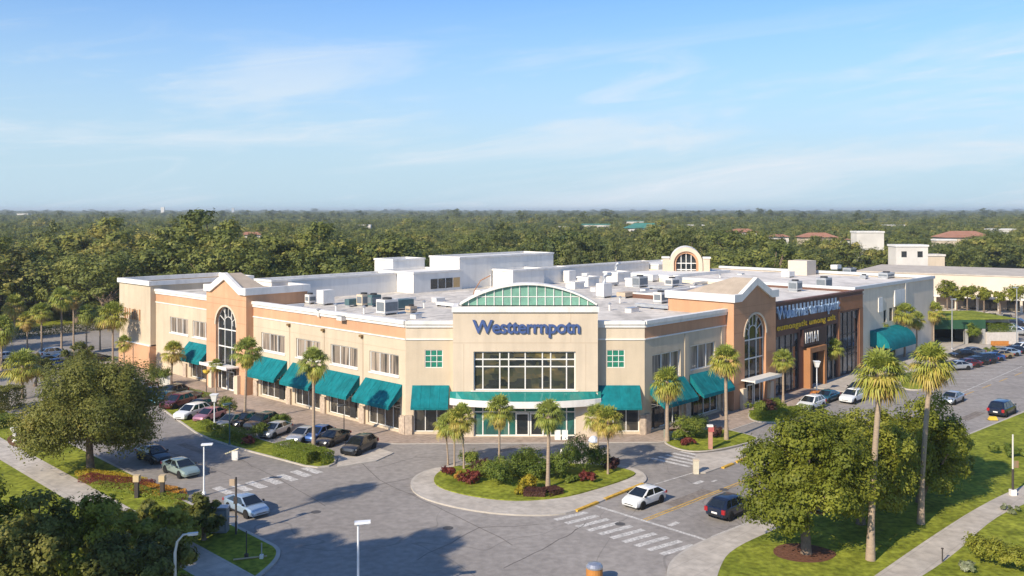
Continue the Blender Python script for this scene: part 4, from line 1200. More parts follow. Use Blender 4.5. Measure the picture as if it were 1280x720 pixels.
# distant buildings showing above the tree tops: surveyed from their top, their lowest visible line and width
FARB = []
def far_building(px, yt, yb, wpx, label, wallm, roofm, gable=False, cat='building', wins=True, dist=None):
    D = dist or 13.5 * FPX / (yb - 263.0) + 10
    h = CAM_H - (yt - 263.0) * D / FPX; w = wpx * D / FPX; dep = w * .6
    p = Vector(((px - 640) / FPX * D, D, 0))
    FARB.append((p, w, dep))
    t = thing('distant_building' if cat == 'building' else 'water_tower', label, cat, p, 0)
    k = min(dep * .22, 3.2) if gable else .6
    hw_ = h - k
    m_ = MB(); m_.box(-w / 2, w / 2, 0, dep, 0, hw_); m_.build('wall', wallm, t)
    m_ = MB()
    if gable:
        e = .8
        A = [(-w / 2 - e, -e, hw_), (w / 2 + e, -e, hw_), (w / 2 + e, dep + e, hw_), (-w / 2 - e, dep + e, hw_)]
        r0, r1 = (-w / 2 + dep * .4, dep / 2, h), (w / 2 - dep * .4, dep / 2, h)
        m_.poly([A[0], A[1], r1, r0]); m_.poly([A[2], A[3], r0, r1]); m_.poly([A[1], A[2], r1]); m_.poly([A[3], A[0], r0]); m_.poly(A[::-1])
    else:
        m_.box(-w / 2 - .25, w / 2 + .25, -.25, dep + .25, hw_ + .003, h)
    m_.build('roof', roofm, t)
    if wins:
        n_ = max(2, int(w / 5))
        for k in range(n_):
            x = -w / 2 + w * (k + .5) / n_
            m_ = MB(); m_.box(x - .8, x + .8, -.06, -.01, hw_ - 3.2, hw_ - 1.4); m_.build('window', GLASS, t)
    return t
OFFW = mat('offwhite_render', (.66, .62, .56), .9, .08, .2, .15, var_scale2=.1)
far_building(1088, 289, 308, 34, 'plain white block rising above the trees', OFFW, WHITE, wins=False)
far_building(1140, 306, 320, 40, 'low white flat roofed building just beyond the grey store', OFFW, WHITE)
far_building(1165, 318, 336, 32, 'small cream cube building with a flat pale roof', CREAM2, ROOFW, dist=305, wins=False)
far_building(1025, 291, 303, 42, 'long cream house with a hipped red roof beyond the pines', CREAM, REDROOF, True)
far_building(930, 286, 297, 32, 'small white house with a brick red roof among dense trees', OFFW, REDROOF, True)
far_building(1212, 289, 300, 60, 'wide house with an orange red roof near the right horizon', CREAM, REDROOF, True)
far_building(808, 279, 290, 48, 'distant hall with a dark green roof near the horizon', OFFW, GREENROOF, True)
far_building(793, 276, 281, 24, 'small white block just behind the dark green roof', OFFW, GREENROOF)
far_building(745, 280, 287, 36, 'pale flat distant block left of the dark green roof', OFFW, GREENROOF)
far_building(703, 283, 288, 14, 'tiny pale distant building at the forest edge', CREAM, WHITE)
far_building(312, 290, 298, 26, 'white house with a red roof alone in the left forest', OFFW, REDROOF, True)
far_building(28, 267, 271, 14, 'far white shed on the left horizon', OFFW, WHITE, wins=False)
far_building(1255, 286, 292, 30, 'pale building at the far right below the horizon', OFFW, WHITE)
far_building(870, 281, 285, 20, 'pale roof between two clumps of trees near the horizon', OFFW, WHITE)
far_building(1052, 297, 302, 20, 'pale low house between the red roofed ones at the right', OFFW, REDROOF, True)
far_building(1183, 299, 306, 24, 'cream flat building just right of the low white one', CREAM2, WHITE)
far_building(975, 293, 299, 22, 'small pale house with a red brown roof among tall trees', OFFW, REDROOF, True)
far_building(1118, 281, 286, 26, 'long pale hall near the right horizon', OFFW, WHITE)
far_building(455, 281, 285, 16, 'tiny pale roof in the woods behind the mall centre', OFFW, WHITE)
far_building(203, 259, 268, 4, 'thin pale water tower on the left horizon', OFFW, WHITE, cat='tower', wins=False)
far_building(291, 260, 268, 3, 'thin mast like tower on the horizon right of the water tower', STEEL, STEEL, cat='tower', wins=False)

# ---------------------------------------------------------------- plant on the roofs
def roof_unit(px, py, w, d, h, label, kind=0, z=RZ, m=None):
    p = G(px, py, z)
    t = thing('rooftop_unit', label, 'rooftop unit', p, math.atan2(U.y, U.x), 'machines standing on the roofs')
    m_ = MB(); m_.box(-w / 2, w / 2, -d / 2, d / 2, .25, h); m_.build('casing', m or WHITE, t)
    m_ = MB()
    for x in (-w / 2 + .1, w / 2 - .25): m_.box(x, x + .15, -d / 2 + .05, d / 2 - .05, 0, .248)
    m_.build('skid', STEEL, t)
    if kind == 0:
        m_ = MB(); m_.lathe([(min(w, d) * .36, h + .004), (min(w, d) * .36, h + .22), (min(w, d) * .3, h + .22), (min(w, d) * .3, h + .1)], 0, 0, 14); m_.build('fan', DARKM, t)
        m_ = MB(); m_.box(-w / 2 + .1, w / 2 - .1, -d / 2 - .04, -d / 2 - .004, .5, h - .3); m_.build('grille', mat('unit_grille', (.16, .18, .20)), t)
        m_ = MB(); m_.box(-w / 2 - .04, -w / 2 - .004, -d / 2 + .15, d / 2 - .15, .5, h - .3); m_.build('grille', mat('unit_grille', (.16, .18, .20)), t)
    elif kind == 1:
        m_ = MB(); m_.tube([(0, 0, h), (0, 0, h + .9), (.5, 0, h + 1.3), (w * .8, 0, h + 1.3)], .3, 10); m_.build('duct', STEEL, t)
    return t
DKU = mat('dark_unit', (.08, .14, .15), .6, .2, 1); TANU = mat('tan_unit', (.48, .38, .28), .7, .1, 1)
UN = [(407, 381, 2.6, 2.2, 2.6, 'tall white box unit before the long rear wall', 2, WHITE), (388, 380, 1.6, 1.4, 1.7, 'small white unit beside the tall white box', 0, WHITE),
      (440, 383, 2.4, 1.4, 1.3, 'low dark grey unit between two white ones', 2, DKU), (455, 383, 2.2, 1.8, 2.1, 'cream unit with a fan left of the green one', 0, CREAM2),
      (467, 383, 2.2, 1.8, 2.0, 'dark green unit next to the cream one', 0, DKU), (484, 393, 3.0, 2.4, 2.4, 'big white unit on the front part of the roof', 0, WHITE),
      (502, 387, 4.2, 2.0, 1.7, 'wide dark unit behind the big white one', 2, DKU), (514, 392, 1.6, 1.4, 1.2, 'small pale unit right of the big white one', 0, TANU),
      (603, 372, 3.4, 2.0, 1.6, 'low white unit behind the left end of the green fan light', 2, WHITE),
      (755, 372, 3.2, 2.4, 3.0, 'white unit with a duct right of the green fan light', 1, WHITE), (783, 372, 4.5, 2.6, 1.2, 'long low tan unit on the right roof', 2, TANU),
      (826, 379, 2.8, 2.2, 2.2, 'white unit on legs in front of the right tower', 0, WHITE), (800, 359, 4.0, 2.5, 2.6, 'grey unit with a fan in the middle of the right roof', 0, STEEL),
      (770, 350, 2.4, 2.0, 2.4, 'upright steel unit near the back wall', 1, STEEL), (733, 350, 2.0, 2.0, 1.8, 'small white cube unit near the back wall', 2, WHITE),
      (712, 353, 3.0, 2.2, 3.0, 'tall white unit beside the rear grey block', 2, WHITE), (692, 352, 2.2, 2.0, 2.6, 'white unit close behind the arch crown', 2, WHITE), (840, 358, 3.5, 2.5, 2.0, 'pale unit left of the arched dormer', 0, WHITE),
      (815, 352, 3.0, 2.5, 1.8, 'low white unit between steel and grey ones', 2, WHITE)]
for (px, py, w, d, h, lb, k, m) in UN: roof_unit(px, py, w * (.72 if px < 520 else .62), d * (.72 if px < 520 else .62), h * (.8 if px < 520 else .72), lb, k, RZ, m)
for (px, py, w, d, h, lb, k) in ((994, 364, 2.6, 2.2, 2.2, 'grey box unit on the brown shop roof', 0), (1030, 362, 3.4, 2.4, 2.6, 'large unit with a fan above the brown shop sign', 0), (985, 347, 3.2, 2.4, 1.6, 'low pale unit on the roof behind the right tower', 2),
                                 (1062, 342, 4.0, 2.4, 1.6, 'grey low unit at the back of the grey store roof', 0), (1108, 348, 5.0, 2.6, 1.5, 'wide grey unit on the grey store roof', 0), (1080, 349, 2.0, 1.6, 1.0, 'small dark unit on the grey store roof', 0),
                                 (1045, 337, 3.0, 2.2, 1.4, 'far small unit on the white roof', 2)):
    roof_unit(px, py, w * .7, d * .7, h * .75, lb, k, 12.1, STEEL if k == 0 else WHITE)
# bent pipe mast on the left roof
p = G(590, 380, RZ); t = thing('vent_pipe', 'thin rust coloured bent pipe above the roof before the grey block', 'pipe', p)
m_ = MB(); m_.tube([(0, 0, 0), (.3, 0, 1.8), (1.2, 0, 3.3), (2.6, 0, 4.0)], .07, 8); m_.build('pipe', mat('rust_pipe', (.36, .17, .08)), t)
m_ = MB(); m_.tube([(2.6, 0, 0), (2.6, 0, 4.2)], .05, 8); m_.build('mast', WHITE, t)
m_ = MB(); m_.box(-.6, 2.4, -.5, .5, 0, 1.0); m_.build('base', WHITEW, t)

# small vents, stacks and curbs all over the roofs
vr = random.Random(12)
VENT = [(398, 396, 'l'), (430, 400, 'l'), (475, 402, 'l'), (530, 385, 'l'), (548, 377, 'l'), (365, 386, 'l'), (420, 389, 'l'), (520, 398, 'l'), (560, 384, 'l'), (455, 392, 'l'), (345, 380, 'l'), (498, 378, 'l'),
        (762, 388, 'r'), (790, 390, 'r'), (815, 386, 'r'), (775, 379, 'r'), (745, 364, 'r'), (760, 358, 'r'), (787, 353, 'r'), (806, 365, 'r'), (826, 362, 'r'), (848, 351, 'r'), (865, 353, 'r'), (880, 356, 'r'), (900, 349, 'r'), (926, 345, 'r'), (820, 349, 'r'), (835, 369, 'r'), (868, 362, 'r')]
for i, (px, py, sd) in enumerate(VENT):
    p = G(px, py, RZ); k = i % 3; where = 'left' if sd == 'l' else 'right'
    if k == 0:
        t = thing('roof_vent', 'short white pipe vent on the %s part of the mall roof' % where, 'vent', p, 0, 'pipe vents on the %s roof' % where)
        m_ = MB(); m_.tube([(0, 0, 0), (0, 0, .8)], .13, 8); m_.build('pipe', WHITE, t)
        m_ = MB(); m_.lathe([(.26, .8), (.26, .9), (.05, 1.05)], 0, 0, 10); m_.build('cowl', STEEL, t)
    elif k == 1:
        t = thing('roof_hatch', 'low white curb box on the %s part of the mall roof' % where, 'roof box', p, math.atan2(U.y, U.x), 'low boxes on the %s roof' % where)
        w = vr.uniform(.5, 1.0); m_ = MB(); m_.box(-w, w, -.5, .5, 0, .5); m_.build('curb', WHITEW, t)
        m_ = MB(); m_.box(-w - .05, w + .05, -.55, .55, .503, .6); m_.build('lid', STEEL if i % 2 else WHITE, t)
    else:
        t = thing('roof_duct', 'long low duct on sleepers on the %s part of the mall roof' % where, 'duct', p, math.atan2(U.y, U.x) + (0 if i % 2 else math.pi / 2), 'low ducts on the %s roof' % where)
        l = vr.uniform(1.5, 3.5); m_ = MB(); m_.box(-l, l, -.22, .22, .2, .6); m_.build('duct', STEEL if sd == 'r' else WHITEW, t)
        for x in (-l * .8, 0, l * .8):
            m_ = MB(); m_.box(x - .08, x + .08, -.3, .3, 0, .198); m_.build('sleeper', DARKM, t)

# ---------------------------------------------------------------- vegetation
def leaf_mesh(name, pts, nrm, size, tint, m, aspect=.62, rng=None):
    """many small rhombic leaves, each with its own tint"""
    rng = rng or np.random.default_rng(1)
    n = len(pts)
    nrm = nrm / np.maximum(np.linalg.norm(nrm, axis=1, keepdims=True), 1e-6)
    r = rng.normal(size=(n, 3)); t = np.cross(nrm, r); t /= np.maximum(np.linalg.norm(t, axis=1, keepdims=True), 1e-6)
    b = np.cross(nrm, t)
    s = np.asarray(size).reshape(-1, 1) * .5
    v = np.empty((n, 4, 3), np.float32)
    v[:, 0] = pts - t * s; v[:, 1] = pts - b * s * aspect + t * s * .1; v[:, 2] = pts + t * s; v[:, 3] = pts + b * s * aspect + t * s * .1
    me = bpy.data.meshes.new(name)
    me.vertices.add(4 * n); me.vertices.foreach_set('co', v.ravel())
    me.loops.add(4 * n); me.loops.foreach_set('vertex_index', np.arange(4 * n, dtype=np.int32))
    me.polygons.add(n); me.polygons.foreach_set('loop_start', np.arange(0, 4 * n, 4, dtype=np.int32))
    try: me.polygons.foreach_set('loop_total', np.full(n, 4, np.int32))
    except Exception: pass
    me.update(calc_edges=True)
    at = me.attributes.new('tint', 'FLOAT', 'FACE'); at.data.foreach_set('value', np.clip(tint, 0, 1).astype(np.float32))
    me.materials.append(m)
    return me
def unit(rng, n):
    v = rng.normal(size=(n, 3)); return v / np.linalg.norm(v, axis=1, keepdims=True)
def crown_lobes(rng, rx, ry, rz, n, rl, low=-.35, fill=.62):
    """lobe centres inside an ellipsoid whose floor is cut at low"""
    out = []
    while len(out) < n:
        d = unit(rng, 1)[0]
        if d[2] < low: continue
        k = rng.uniform(fill, 1.0) if rng.random() < .8 else rng.uniform(.1, fill)
        out.append((d * k * np.array([rx - rl * .6, ry - rl * .6, rz - rl * .6]), rl * rng.uniform(.65, 1.3)))
    return out
def lobes_mesh(name, rng, lobes, nleaf, size, m, zc, sub=7, tintv=.2, flat=.85, face_up=.35, shift=0.0, rnd=.6):
    P_, N_, T_ = [], [], []
    tot = sum(r ** 2 for c, r in lobes)
    for (c, r) in lobes:
        k = max(8, int(nleaf * r * r / tot))
        base = rng.uniform(.26, .70) + shift
        # each lobe is made of twigs: clumps on its surface
        cd = unit(rng, sub * 3); cd = cd[cd[:, 2] > -.75]
        ci = rng.integers(0, len(cd), k)
        d = cd[ci] * rng.uniform(.6, 1.05, (k, 1)) + rng.normal(size=(k, 3)) * .17
        tw = rng.uniform(-.17, .17, len(cd))
        p = c + d * r * np.array([1, 1, flat])
        P_.append(p); N_.append(d * 1.0 + unit(rng, k) * rnd + np.array([0, 0, face_up])); T_.append(base + tw[ci] + rng.normal(size=k) * tintv * .32)
    p = np.concatenate(P_); p[:, 2] += zc
    t = np.concatenate(T_)
    return leaf_mesh(name, p, np.concatenate(N_), size * rng.uniform(.6, 1.3, len(p)), t, m, rng=rng)

def trunk_mesh(name, rng, h, r, lobes, zc, m, nl=9, fork=.45):
    mb = MB()
    lean = rng.normal(size=2) * .05 * h
    top = Vector((lean[0], lean[1], h * fork))
    mb.tube([(0, 0, -.1), (0, 0, .25), tuple(top * .5), tuple(top)], [r * 1.5, r * 1.05, r * .9, r * .78], 10)
    for i in rng.permutation(len(lobes))[:nl]:
        c = Vector(lobes[i][0]) + Vector((0, 0, zc))
        mid = top.lerp(c, .5) + Vector((0, 0, -.06 * h))
        mb.tube([tuple(top - Vector((0, 0, .15))), tuple(mid), tuple(c)], [r * .55, r * .3, r * .10], 7)
    me = mb.mesh(name, 60); me.materials.append(m)
    return me

def oak(px, py, rx, ry, h, seed, label, leafm=OAKL, nl=46, leaves=42000, size=.24, low=.9, off=(0, 0), group=None, cat='tree', full=True, rl=.27):
    p = G(px, py, .1); rng = np.random.default_rng(seed)
    t = thing('oak_tree', label, cat, p, 0, group)
    rz = (h - low) / 2; zc = low + rz
    lb = crown_lobes(rng, rx, ry, rz, nl, min(rx, rz) * rl, -.85, .55)
    lb = [(c + np.array([off[0], off[1], 0]) * (c[2] + rz) / rz * .5, r) for c, r in lb if full or c[2] > -.35 * rz or math.hypot(c[0], c[1]) > .45 * rx]
    link('crown', lobes_mesh('oak_crown', rng, lb, leaves, size, leafm, zc, sub=9, tintv=.12, rnd=.48), None, t)
    link('trunk', trunk_mesh('oak_trunk', rng, h, .034 * h if h > 7 else .045 * h, lb, zc, BARK, 12, .30), None, t)
    return t
oak(113, 588, 7.2, 6.6, 11.0, 11, 'broad dark olive oak behind the yellow flower bed left of the white lamp post', OAKL, 110, 98000, .23, .0, rl=.34)
oak(1008, 692, 5.3, 5.0, 10.6, 12, 'bright green oak in a round bed of brown mulch beside the pavement', OLIVEL, 74, 56000, .24, 1.0, full=False)
oak(1076, 655, 4.8, 4.6, 9.8, 13, 'green oak between the two tallest palms, close behind the mulched oak', OLIVEL, 60, 42000, .24, .3)
oak(1150, 628, 4.4, 4.2, 9.4, 14, 'green oak reaching over the road behind the right one of the two tallest palms', OLIVEL, 54, 36000, .24, .3)
oak(1192, 592, 2.3, 2.3, 4.8, 15, 'small bushy oak at the road end of the row of oaks, over the lawn shadow', OLIVEL, 22, 12000, .24, .2)
oak(96, 472, 3.0, 3.0, 5.6, 16, 'rounded tree in the far left car park, left of the very short palm', OAKL, 26, 9000, .3, .2)
oak(44, 482, 2.8, 2.8, 5.0, 17, 'rounded tree in the far left car park behind the wide bushy palm', OAKL, 26, 9000, .3, .2)
# thicket at the lower left
TH = [(35, 790, 3.3, 8.4, 'nearest corner tree of the dark thicket, at the bottom left of the photo', 38), (98, 775, 3.2, 8.4, 'tall tree with lit yellowish top at the upper edge of the dark thicket', 36), (160, 790, 2.9, 7.0, 'dark tree in the middle of the lower left thicket', 32),
      (-30, 730, 3.4, 8.2, 'tree cut by the left edge of the photo above the thicket', 34), (205, 760, 2.2, 5.6, 'rounded dark tree beside the curved street lamp', 24), (150, 715, 2.4, 4.9, 'tree with yellow orange leaves in the rear part of the thicket', 24), (215, 700, 2.0, 4.3, 'low bright shrubby tree at the right end of the thicket', 22), (255, 675, 1.6, 3.7, 'small tree nearest to the grey cabinet at the thicket end', 18),
      (185, 682, 2.0, 3.4, 'bushy tree below the tan capped posts', 20)]
for i, (px, py, r, h, lb, nl) in enumerate(TH):
    oak(px, py, r, r, h, 30 + i, lb, OAKL if i not in (1, 3, 5, 6) else OLIVEL, int(nl * 1.3), int(9000 + 2000 * r * r * .9), .24, .0, group='trees of the lower left thicket')
# tall trees just outside the picture on the left; they shade the crossing and the far car park
for i, (sx, sy, hc, r) in enumerate(((-9.0, 66.3, 21, 3.4), (-13.0, 65.2, 20.5, 3.6), (-17, 64.8, 20, 3.8), (-11.2, 62.0, 21, 3.6), (-14.5, 60, 20, 3.8), (-8.5, 61.0, 21.5, 3.2), (-20.5, 67.5, 19, 3.0))):
    rng = np.random.default_rng(70 + i)
    L_ = hc / math.tan(SUN_EL)
    x, y = sx + SUN_H.x * L_, sy + SUN_H.y * L_
    t = thing('tall_pine', 'tall pine left of the junction, casting its long shadow over the asphalt', 'tree', (x, y, 0), 0, 'tall pines beside the junction')
    lb = crown_lobes(rng, r, r, 4.6, 26, 1.15, -.8, .3)
    link('crown', lobes_mesh('pine_crown', rng, lb, 16000, .42, PINEL, hc), None, t)
    link('trunk', trunk_mesh('pine_trunk', rng, hc + 2, .3, lb, hc, BARK, 10, .68), None, t)
for i, (x, y, hc, r) in enumerate(((-99, 156, 9, 6), (-107, 168, 10, 6), (-90, 142, 9, 5.5), (-114, 178, 10, 6), (-84, 130, 8, 5))):
    rng = np.random.default_rng(170 + i)
    t = thing('forest_tree', 'broad tree at the left rim of the far car park, shading its asphalt', 'tree', (x, y, 0), 0, 'trees left of the far car park')
    lb = crown_lobes(rng, r, r, 5.5, 26, 2.0, -.7, .4)
    link('crown', lobes_mesh('rim_crown', rng, lb, 7000, .5, FORL, hc), None, t)
    link('trunk', trunk_mesh('rim_trunk', rng, hc + 2, .3, lb, hc, BARK, 8, .4), None, t)
# palms -------------------------------------------------------------------
def palm_crown(name, rng, nf=46, lb=1.05, pet=.95, dead=14):
    """fan palm head: petioles with pleated fans; the old fronds hang brown below"""
    V_, F_, T_ = [], [], []
    def quad(p, tint):
        i = len(V_); V_.extend(p); F_.append((i, i + 1, i + 2, i + 3)[:len(p)]); T_.append(tint)
    for k in range(nf + dead):
        az = k * 2.39996 + rng.uniform(-.25, .25)
        if k < nf:
            u_ = (k + .5) / nf; el = R(86) - u_ ** 1.15 * R(122) + rng.uniform(-.2, .2); tint = .90 - .50 * u_ + rng.normal() * .09; drp = .10 + .34 * u_
            pl = pet * rng.uniform(.85, 1.15)
        else:
            drp = .3; el = R(-42) - rng.uniform(0, R(38)); tint = rng.uniform(.0, .36); pl = pet * rng.uniform(.6, .95)
        d = Vector((math.cos(az) * math.cos(el), math.sin(az) * math.cos(el), math.sin(el)))
        side = Vector((-math.sin(az), math.cos(az), 0)); up = side.cross(d) * -1
        if up.z < 0: up = -up
        sag = .12 if k < nf else .02
        tip = d * pl + Vector((0, 0, -sag * pl))
        w_ = .03
        quad([tuple(side * -w_), tuple(side * w_), tuple(tip + side * w_ * .7), tuple(tip - side * w_ * .7)], tint * .6 + .1)
        nl = 19; L = lb * rng.uniform(.85, 1.15) * (1 if k < nf else .85)
        for j in range(nl):
            a_ = R(-100) + R(200) * j / (nl - 1) + rng.uniform(-.04, .04)
            ll = L * (1 - .38 * abs(a_ / R(100)) ** 2) * rng.uniform(.85, 1.12)
            dj = (d * math.cos(a_) + side * math.sin(a_)).normalized()
            fold = up * (.06 if j % 2 else -.03)
            m1 = tip + dj * ll * .58 + fold + Vector((0, 0, -.05 * ll))
            e1 = tip + dj * ll * .92 + Vector((0, 0, -(drp + rng.uniform(0, .22)) * ll))
            wd = (d * -math.sin(a_) + side * math.cos(a_)).normalized() * .055 * lb
            tt = tint + rng.normal() * .05
            quad([tuple(tip), tuple(m1 - wd), tuple(m1 + wd)], tt)
            quad([tuple(m1 + wd), tuple(m1 - wd), tuple(e1 - wd * .12), tuple(e1 + wd * .12)], tt - .05)
    me = bpy.data.meshes.new(name); me.from_pydata(V_, [], F_); me.update()
    at = me.attributes.new('tint', 'FLOAT', 'FACE'); at.data.foreach_set('value', np.clip(np.array(T_), 0, 1).astype(np.float32))
    me.materials.append(PALML)
    return me
PC = [palm_crown('palm_crown', np.random.default_rng(s), nf, lb, pet, dd) for s, nf, lb, pet, dd in ((1, 42, 1.05, .95, 18), (2, 40, 1.15, .85, 26), (3, 50, 1.0, 1.05, 12), (4, 34, 1.0, .9, 8))]
prand = random.Random(5)
def palm(px, py, h, cw, label, ci=None, lean=(0, 0), rt=.19, group='fan palms around the mall', flower=False):
    """base at a surveyed point, h to the crown's middle, cw the crown's width"""
    p = G(px, py, .1) if not isinstance(px, Vector) else px
    t = thing('fan_palm', label, 'palm', p, 0, group)
    hh = h - cw * .22
    mb = MB(); N_ = 9
    top = Vector((lean[0], lean[1], hh))
    pts, rr = [], []
    for k in range(N_ + 1):
        u_ = k / N_
        q = Vector((lean[0] * u_ ** 1.6, lean[1] * u_ ** 1.6, -.1 + (hh + .1) * u_))
        pts.append(tuple(q)); rr.append(rt * (1.35 - .45 * min(1, u_ * 5)) * (1 - .22 * u_) * (1 + .05 * prand.uniform(-1, 1)))
    mb.tube(pts, rr, 10)
    mb.tube([tuple(top - Vector((0, 0, .9))), tuple(top - Vector((0, 0, .35))), tuple(top + Vector((0, 0, .15)))], [rt * .85, rt * 1.7, rt * .7], 10)
    mb.build('trunk', PBARK, t, smooth=50)
    c = link('crown', PC[prand.randrange(4) if ci is None else ci], None, t, tuple(top))
    s = cw / 3.6 * prand.uniform(.95, 1.07)
    c.scale = (s, s, s * prand.uniform(.92, 1.08)); c.rotation_euler = (0, 0, prand.uniform(0, 6.28))
    return t
PALMS = [
    (1088, 700, 14.2, 4.0, 'tallest palm on the right lawn, nearest the path, in front of the oaks', 1, (.85, .2), .27),
    (1151, 655, 13.6, 4.1, 'tall palm with yellowish fronds, second of the two by the right lawn', 1, (1.0, .3), .25),
    (392, 560, 9.8, 3.7, 'tall palm rising from the bright hedge beside the parked black car', 0, (0, 0), .2),
    (306, 527, 9.2, 3.9, 'palm with yellow lower fronds in front of the left arched window', 0, (.3, 0), .18),
    (214, 480, 5.4, 3.7, 'palm before the first awning of the left facade', 2, (.3, 0), .17),
    (270, 490, 4.2, 2.3, 'short palm with yellow flowers left of the left tower doors', 3, (0, 0), .14),
    (155, 468, 5.4, 3.0, 'short yellowish palm at the foot of the tall end block', 3, (0, 0), .14),
    (141, 460, 8.2, 5.0, 'dense palm just left of the end block wall', 2, (0, 0), .18),
    (125, 437, 5.9, 4.0, 'palm with a bare trunk behind the dense palm near the end block', 0, (0, 0), .16),
    (77, 443, 9.4, 4.6, 'tall palm with orange dead fronds by the far left road', 1, (0, 0), .2),
    (92, 438, 8.6, 3.6, 'second tall palm right behind the one with orange fronds', 0, (0, 0), .18),
    (18, 424, 6.6, 5.0, 'drooping palm on the verge at the far left', 1, (0, 0), .2),
    (34, 436, 5.2, 3.6, 'smaller palm right of the drooping one at the far left', 0, (0, 0), .16),
    (28, 498, 5.4, 5.2, 'wide bushy palm over the dark hedge at the left edge', 2, (0, 0), .2),
    (113, 465, 2.4, 2.9, 'very short palm between the left car park and the end block', 3, (0, 0), .16),
    (52, 447, 7.6, 4.2, 'palm between the drooping palm and the one with orange fronds', 0, (0, 0), .18),
    (108, 441, 6.8, 4.0, 'palm just right of the pair by the far left road', 1, (0, 0), .17),
    (2, 462, 6.4, 4.6, 'palm cut by the left edge of the photo', 1, (0, 0), .18),
    (568, 584, 5.0, 3.2, 'front stem palm of the cluster on the left end of the traffic island', 2, (0, 0), .1),
    (580, 587, 5.6, 3.0, 'right stem palm of the cluster on the left end of the traffic island', 2, (-.2, 0), .1),
    (560, 580, 4.4, 2.8, 'lowest leaning palm of the cluster on the left end of the traffic island', 3, (-.3, 0), .09),
    (624, 584, 6.3, 3.4, 'slim palm on the traffic island left of the entrance doors', 0, (.05, 0), .13),
    (685, 611, 7.4, 3.2, 'straight pale palm with full crown at the middle of the traffic island', 0, (.1, 0), .2),
    (748, 580, 5.2, 3.0, 'left palm of the pair on the right end of the traffic island', 2, (-.1, 0), .09),
    (760, 594, 5.8, 3.3, 'right palm of the pair on the right end of the traffic island', 2, (.0, 0), .1),
    (834, 552, 7.2, 3.8, 'palm with yellow hanging fronds on the corner lawn, nearer the chamfer', 1, (0, 0), .24),
    (908, 550, 9.6, 3.8, 'taller palm on the corner lawn in front of the right tower', 1, (-.1, 0), .22),
    (979, 503, 6.4, 3.5, 'palm in front of the left window of the brown shop', 0, (0, 0), .17),
    (1041, 473, 5.3, 3.3, 'palm in front of the brown shop right of its portal', 0, (0, 0), .17),
    (1095, 448, 6.5, 4.1, 'palm at the left end of the curved teal awning', 0, (0, 0), .2),
    (1131, 446, 8.4, 4.4, 'tallest of the palms by the grey store, right of the curved awning', 0, (0, 0), .2),
    (1146, 441, 6.6, 3.4, 'white stemmed palm close behind the tallest one by the grey store', 1, (0, 0), .2),
    (1167, 432, 7.2, 4.2, 'palm against the right corner of the grey store', 0, (0, 0), .18),
]
for (px, py, h, cw, lb, ci, ln, rt) in PALMS: palm(px, py, h * (1.15 if px < 146 and 420 < py < 465 else 1), cw, lb, ci, ln, rt)
for i, (px, py, lb) in enumerate(((1098, 478, 'low spiky young palm in the bed behind the white cars'), (1120, 474, 'low spiky young palm nearest the curved awning'))):
    palm(px, py, 1.6, 3.0, lb, 3, (0, 0), .15)

sh_ = G(440, 613); L_ = 20.5 / math.tan(SUN_EL)
palm(Vector((sh_.x + SUN_H.x * L_, sh_.y + SUN_H.y * L_, .1)), 0, 21.0, 3.6, 'very tall palm left of the junction, its shadow falling near the traffic island', 1, (0, 0), .2)
